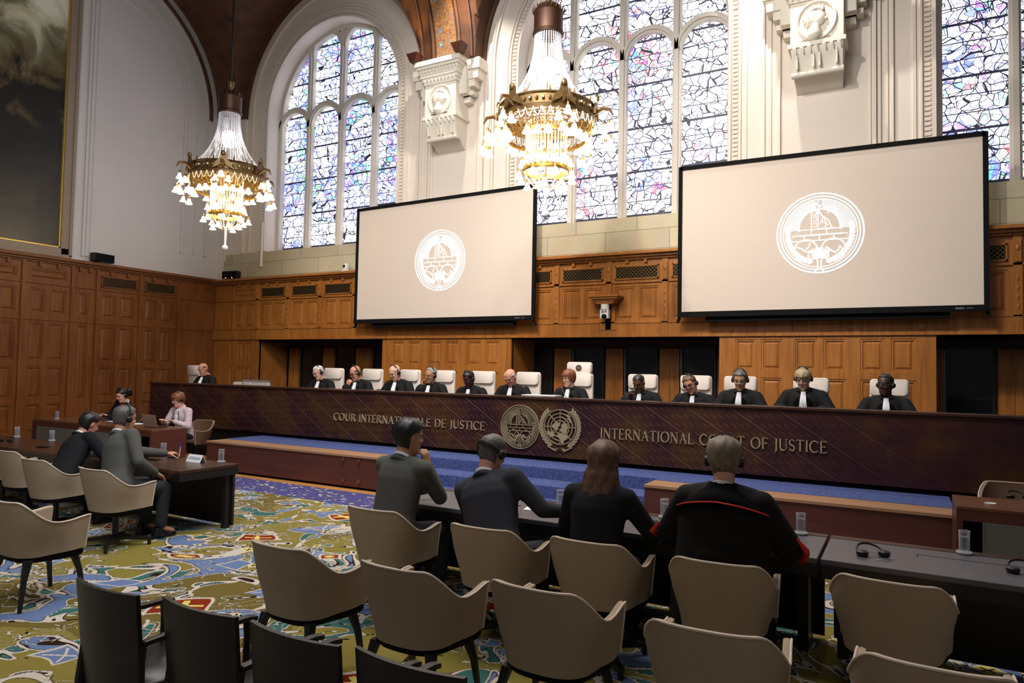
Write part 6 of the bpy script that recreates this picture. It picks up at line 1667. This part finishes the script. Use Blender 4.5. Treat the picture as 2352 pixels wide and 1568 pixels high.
    if legs:
        for sx in (-1, 1):
            sm = MB(); b0 = Vector((sx * 0.13, 0.36, 0.03))
            sm.rings([[b0 + Vector((w * math.cos(a), yo + d * math.sin(a), z)) for a in [2 * PI * i / 20 for i in range(20)]] for z, w, d, yo in ((-0.03, 0.042, 0.135, 0.075), (-0.015, 0.046, 0.14, 0.075), (0.01, 0.044, 0.125, 0.065), (0.04, 0.04, 0.07, 0.02), (0.08, 0.038, 0.045, 0.0))])
            sm.build('shoe', MT['shoe'], body, smooth=True, angle=50)
    if glasses:
        gm_ = MB(); gm_.M = HM
        for sx in (-1, 1):
            gm_.loop_tube([(sx * 0.032 + 0.025 * math.cos(a), 0.106 - 0.006 * abs(math.cos(a)), 0.006 + 0.019 * math.sin(a)) for a in [2 * PI * i / 20 for i in range(20)]], 0.0022 if glasses == 'thin' else 0.0042, 5)
            gm_.tube([(sx * 0.057, 0.100, 0.010), (sx * 0.076, 0.07, 0.012), (sx * 0.08, -0.005, 0.012)], 0.002 if glasses == 'thin' else 0.0035, 5)
        gm_.tube([(-0.008, 0.107, 0.010), (0.008, 0.107, 0.010)], 0.002, 5)
        gm_.build('eyeglasses', MT['dark_metal' if glasses == 'thin' else 'black'], body, smooth=True)
    if headphones:
        off = 0.016 if hair in (None, 'receding', 'fringe_sides') else 0.026
        hm = MB(); hm.M = HM
        tilt = headphones if isinstance(headphones, (int, float)) and not isinstance(headphones, bool) else 0
        P = []
        for i in range(25):
            a = PI * i / 24; P.append(Vector((-(0.076 + off * 0.6) * math.cos(a), -0.004 + tilt * math.sin(a), 0.0 + (0.128 + off) * math.sin(a))) if headphones != 'behind' else Vector((-0.088 * math.cos(a), -0.004 - 0.118 * math.sin(a), 0.045 * math.sin(a))))
        up_ = Vector((0, 0.011, 0)) if headphones != 'behind' else Vector((0, 0, 0.011))
        rr = [[p + up_, p - up_, p - up_ * 0.8 + p.normalized() * 0.006, p + up_ * 0.8 + p.normalized() * 0.006] for p in P]
        _unused = [[p + Vector((0, 0.011, 0)), p + Vector((0, -0.011, 0)), p + Vector((0, -0.009, 0)) + (p - Vector((0, 0, 0.0))).normalized() * 0.006, p + Vector((0, 0.009, 0)) + (p - Vector((0, 0, 0))).normalized() * 0.006] for p in P]
        hm.rings(rr); hp_ = hm.build('headset_band', MT['black'], body, smooth=True, angle=50)
        for sx in (-1, 1):
            em = MB(); em.M = HM @ Matrix.Translation((sx * 0.078, -0.004, 0.0)) @ Matrix.Rotation(sx * PI / 2, 4, 'Y'); em.lathe([(0.026, 0), (0.031, 0.006), (0.031, 0.018), (0.024, 0.026), (0.006, 0.028)], seg=20); em.build('ear_cushion', MT['black'], hp_, smooth=True, angle=50)
    person.arms = (LS, LE, LW, RS, RE, RW)
    person.left_hand = MRoot @ (LW + (LW - LE).normalized() * 0.12)
    return body, T, HM, N

def chest_panel(body, T, mat, w0, w1, L, dep, name='blouse'):
    m = MB(); rows = []
    for i in range(9):
        q = i / 8; z = 1.09 - L * q; w = w0 + (w1 - w0) * q; yy = 0.078 + (dep - 0.078) * smooth(q * 2.0)
        rows.append([T((w * (-1 + j / 4), yy - 0.012 * abs(-1 + j / 4), z)) for j in range(9)])
    m.rings([r + [p + (T((0, 0, 0)) - T((0, 0.05, 0))) for p in reversed(r)] for r in rows]); m.build(name, MT[mat], body, smooth=True, angle=60)
MT['lidskin'] = plain('eyelid', srgb(150, 104, 88), 0.5)
J = 0.53
GJ = 'robed judges behind the bench'
def judge(label, x, y=10.62, **kw):
    kw.setdefault('lean', 14); rz = kw.pop('rz', PI); kw['k'] = kw.get('k', 1.0) * 1.09; kw.setdefault('shoulders', 1.08); kw['xr'] = 1.0
    kw.setdefault('lh', (-0.21, 0.38, 0.80)); kw.setdefault('rh', (0.21, 0.38, 0.80))
    return person(label, (x, y, J), rz, group=None, **kw)
# (positions found from the photograph: head x at the depth of the heads)
judge('bald man in a black robe seated alone at the far left end behind the bench', -14.35, 10.75, skin='skin_b', hair='fringe_sides', hair_mat='hair_saltpepper', hp=22, lean=12, hy=-8, hr_=0, px=(467, 850))
judge('white-haired judge with glasses and a headset, first in the long row from the left', -10.60, 10.66, skin='skin_a', hair='receding', hair_mat='hair_white', hp=24, headphones=True, glasses='thin', hy=-12, hr_=6, px=(732, 860))
judge('judge holding a pencil with his hand under his chin, glasses and headset', -9.60, 10.62, skin='skin_b', hair='fringe_sides', hair_mat='hair_saltpepper', hp=24, lean=16, hy=-14, headphones=True, glasses='thick', rh=(0.09, 0.32, 0.985), pole_r=(0.25, 0.3, -1), hand_d={'r': (-0.45, 0.0, 0.9)}, hand_n={'r': (0.1, -1, 0.1)}, hrr=0.9, vox=0.008, px=(817, 857))
judge('bald pink-faced judge with thin glasses and headset reading, third of the long row', -8.56, 10.60, skin='skin_a', hair='fringe_sides', hair_mat='hair_white', hp=26, lean=14, hy=-14, headphones=True, glasses='thin', k=1.03, px=(908, 858))
judge('judge leaning his cheek on his right hand, with glasses and headset', -7.74, 10.62, skin='skin_e', hair='receding', hair_mat='hair_grey', hp=12, lean=16, hy=-12, hr_=-10, headphones=True, glasses='thin', rh=(0.10, 0.27, 1.03), pole_r=(0.25, 0.4, -1), hand_d={'r': (-0.1, -0.1, 1)}, hand_n={'r': (-1, -0.2, 0)}, hrr=0.7, vox=0.008, px=(990, 866))
judge('dark-skinned judge with short black hair and glasses looking down, left of centre', -6.86, 10.62, skin='skin_d', hair=('short', 1.0), hair_mat='hair_black', hp=22, lean=18, hy=-10, headphones=True, glasses='thin', k=0.97, px=(1077, 871))
judge('balding judge with glasses low on his nose looking down, left of the president', -6.06, 10.62, skin='skin_b', hair='fringe_sides', hair_mat='hair_white', hp=30, lean=16, hy=-4, glasses='thin', px=(1173, 867))
judge('woman judge with short auburn hair and glasses before the tallest chair', -4.90, 10.62, skin='skin_a', hair=('bob', 0.8), hair_mat='hair_auburn', hp=10, lean=10, hy=-24, glasses='thin', shoulders=1.0, k=0.98, px=(1307, 869))
judge('dark-skinned bald judge reading papers, right of the president', -3.66, 10.64, skin='skin_c', hair=('short', 0.25), hair_mat='hair_black', hp=28, lean=14, hy=-10, rh=(0.10, 0.40, 0.93), k=0.97, px=(1468, 880))
judge('judge with dark-rimmed glasses tilting his head sideways, headset on', -2.86, 10.64, skin='skin_b', hair='short', hair_mat='hair_brown', hp=20, lean=14, hy=-6, hr_=16, headphones=True, glasses='thick', k=0.97, px=(1586, 884))
judge('judge with parted dark grey hair and headset looking down', -2.10, 10.62, skin='skin_e', hair=('short', 1.1), hair_mat='hair_saltpepper', hp=18, lean=10, hy=4, headphones=True, glasses='thin', k=1.02, px=(1700, 873))
judge('woman judge with ash blond hair, headset and glasses, second from the right', -1.22, 10.60, skin='skin_a', hair=('bob', 0.7), hair_mat='hair_blond', hp=22, lean=10, hy=-6, headphones=True, glasses='thin', k=1.03, shoulders=1.04, px=(1845, 870))
judge('dark-skinned judge with headset looking to his right, rightmost on the bench', -0.20, 10.62, skin='skin_d', hair='receding', hair_mat='hair_black', hp=2, lean=4, hy=-26, headphones=True, glasses='thin', k=0.99, px=(2034, 890))

# women at the clerks desk
t = NT('tweed_cloth')
n = t.noise(t.vmul(t.co(), (1, 1, 1)), 60, 3, 0.7); n2 = t.noise(t.vmul(t.co(), (2, 2, 14)), 6, 2)
t.set(Base_Color=t.ramp(t.math('ADD', t.math('MULTIPLY', n.outputs[0], 0.7), t.math('MULTIPLY', n2.outputs[0], 0.3)), [(0.36, srgb(120, 92, 110)), (0.48, srgb(196, 176, 186)), (0.56, srgb(222, 208, 200)), (0.66, srgb(140, 112, 120))]), Roughness=0.9)
MT['tweed'] = t.mat
b1, T1, H1, N1 = person('woman in a black jacket and red top with dark curly tied hair', (-14.15, 8.75, 0.0), PI, skin='skin_a', hair=('short', 1.5, [((0, -0.12, 0.0), (0.055, 0.06, 0.07)), ((0.02, -0.16, -0.03), (0.05, 0.05, 0.06)), ((-0.02, -0.15, 0.03), (0.05, 0.05, 0.05))]), hair_mat='hair_black', outfit='suit', cloth='black_suit', hp=24, lean=14, hy=6, headphones=True, rh=(0.1, 0.42, 0.80), lh=(-0.12, 0.42, 0.80), shoulders=0.95, vox=0.009, k=1.05, px=(283, 908))
chest_panel(b1, T1, 'red_blouse', 0.045, 0.030, 0.26, 0.145)
b2, T2, H2, N2 = person('woman in a pink tweed jacket with short auburn hair typing on the laptop', (-11.95, 8.66, 0.0), PI + 0.12, skin='skin_a', hair=('bob', 0.9), hair_mat='hair_auburn', outfit='tweed', cloth='tweed', hp=16, lean=14, hy=-16, headphones=True, glasses='thin', rh=(0.12, 0.40, 0.80), lh=(-0.10, 0.36, 0.80), shoulders=0.95, vox=0.009, hl=0.35, hrr=0.35, k=1.05, px=(410, 918))
chest_panel(b2, T2, 'white_cloth', 0.05, 0.05, 0.30, 0.15)
m = MB(); m.tube([T2((-0.06, 0.11, 1.06)), T2((-0.055, 0.15, 0.9)), T2((-0.02, 0.16, 0.75))], 0.006, 6); m.tube([T2((0.06, 0.11, 1.06)), T2((0.055, 0.15, 0.9)), T2((0.0, 0.16, 0.75))], 0.006, 6); m.build('lanyard', MT['charcoal_suit'], b2, smooth=True)

# left counsel table
person('man in a grey suit with headset writing at the left table, seen from behind', (-7.12, 4.42, 0.012), 0.0, skin='skin_b', hair=('short', 1.1), hair_mat='hair_saltpepper', outfit='suit', cloth='grey_suit', hp=8, lean=14, hy=-2, headphones=True, lh=(-0.05, 0.62, 0.80), rh=(0.16, 0.30, 0.66), vox=0.008, hand_d={'l': (0.3, 0.9, 0.0)}, hl=0.9, shoulders=1.04, k=1.08, px=(222, 962))
pp_ = empty('pen', person.left_hand + Vector((0, 0, 0.05)), 0.3); tag(pp_, 'blue-capped pen held upright by the man writing at the left table', 'pen')
m = MB(); m.tube([(0, 0, -0.08), (0.01, 0, 0.04)], 0.0045, 8); m.build('barrel', MT['white_paint'], pp_); m = MB(); m.tube([(0.01, 0, 0.04), (0.013, 0, 0.075)], 0.0055, 8); m.build('pen_cap', plain('blue_cap', srgb(50, 60, 190), 0.4), pp_)
person('dark-suited person bent over the left table behind the man in grey', (-8.30, 4.48, 0.012), 0.0, skin='skin_b', hair=('short', 1.3), hair_mat='hair_black', outfit='suit', cloth='black_suit', hp=24, lean=34, hy=0, lh=(-0.1, 0.62, 0.80), rh=(0.15, 0.60, 0.80), vox=0.009, shoulders=1.05, k=1.06, px=(186, 975))

# the four at the right counsel table, seen from behind
person('man with thick black hair in a grey suit resting his face on his hand', (-3.50, 4.46, 0.012), -0.08, skin='skin_e', hair=('short', 1.9), hair_mat='hair_black', outfit='suit', cloth='grey_suit', hp=6, lean=14, hy=-22, headphones=0.0, rh=(0.095, 0.27, 1.03), pole_r=(0.15, 0.7, -1), px=(938, 1005), lh=(-0.12, 0.52, 0.74), hand_d={'r': (-0.2, -0.15, 1)}, hand_n={'r': (-1, 0.2, 0)}, hrr=0.8, vox=0.008, k=1.12, shoulders=1.0)
person('man with short greying hair in a charcoal suit, headset band behind his head', (-2.50, 4.40, 0.012), -0.04, skin='skin_b', hair=('short', 0.55), hair_mat='hair_saltpepper', outfit='suit', cloth='charcoal_suit', hp=18, lean=16, hy=-8, headphones='behind', lh=(-0.22, 0.46, 0.74), rh=(0.30, 0.46, 0.74), vox=0.008, shoulders=1.14, k=1.11, px=(1124, 1042))
person('woman with long straight brown hair in a black jacket at the counsel table', (-1.76, 4.42, 0.012), 0.0, skin='skin_a', hair=('long', 1.0), hair_mat='hair_brown', outfit='suit', cloth='black_suit', hp=12, lean=12, hy=0, lh=(-0.18, 0.44, 0.74), rh=(0.26, 0.46, 0.74), vox=0.009, shoulders=0.95, k=1.08, px=(1385, 1062))
b4, T4, H4, N4 = person('person in a black robe with red piping and grey-brown hair, rightmost at the counsel table', (-0.95, 4.44, 0.012), 0.0, skin='skin_a', hair=('bob', 0.85), hair_mat='hair_greybrown', outfit='robe', cloth='robe', hp=14, lean=8, hy=14, headphones=True, lh=(-0.27, 0.38, 0.72), rh=(0.27, 0.38, 0.72), vox=0.009, shoulders=1.1, k=1.10, px=(1663, 1060))
# yoke of the robe with its red piping, and red cuffs' trim
def yoke_pt(a, q):
    # a: angle around the neck (0 = right, -90 = back), q: 0 at the collar .. 1 at the piping
    z = 1.125 - 0.105 * q - 0.02 * q * abs(math.cos(a)); w = 0.075 + 0.165 * q; d = 0.075 + 0.098 * smooth(q * 1.2)
    return T4((w * math.cos(a) * 1.08, -0.012 + d * math.sin(a), z - 0.03 * q * abs(math.cos(a)) ** 3))
m = MB()
aa = [PI + PI * i / 24 for i in range(25)]
rows = [[yoke_pt(a, q) for a in aa] for q in [i / 8 for i in range(9)]]
inner = [[p - Vector((0, 0, 0.02)) for p in r] for r in rows]
m.rings([r + list(reversed(b)) for r, b in zip(rows, inner)]); m.build('velvet_yoke', MT['velvet'], b4, smooth=True, angle=60)
m = MB(); m.tube([yoke_pt(a, 1.0) + Vector((0, -0.004, 0.0)) for a in aa], 0.0048, 8); m.build('red_piping', MT['red'], b4, smooth=True)
for sx, (S, E_, W_) in ((-1, person.arms[:3]), (1, person.arms[3:])):
    o_ = Vector((sx * 0.095, -0.02, 0.0)); m = MB()
    P = [S.lerp(E_, 0.75) + o_ * 0.9, E_ + o_ * 1.05, E_.lerp(W_, 0.25) + o_ * 1.1 + Vector((0, 0, -0.02)), E_.lerp(W_, 0.55) + o_ * 1.08 + Vector((0, 0, -0.05)), E_.lerp(W_, 0.8) + o_ * 1.0 + Vector((0, 0, -0.08))]
    m.tube(P, [0.006, 0.018, 0.022, 0.022, 0.01], 8); m.build('red_sleeve_lining', MT['red'], b4, smooth=True)
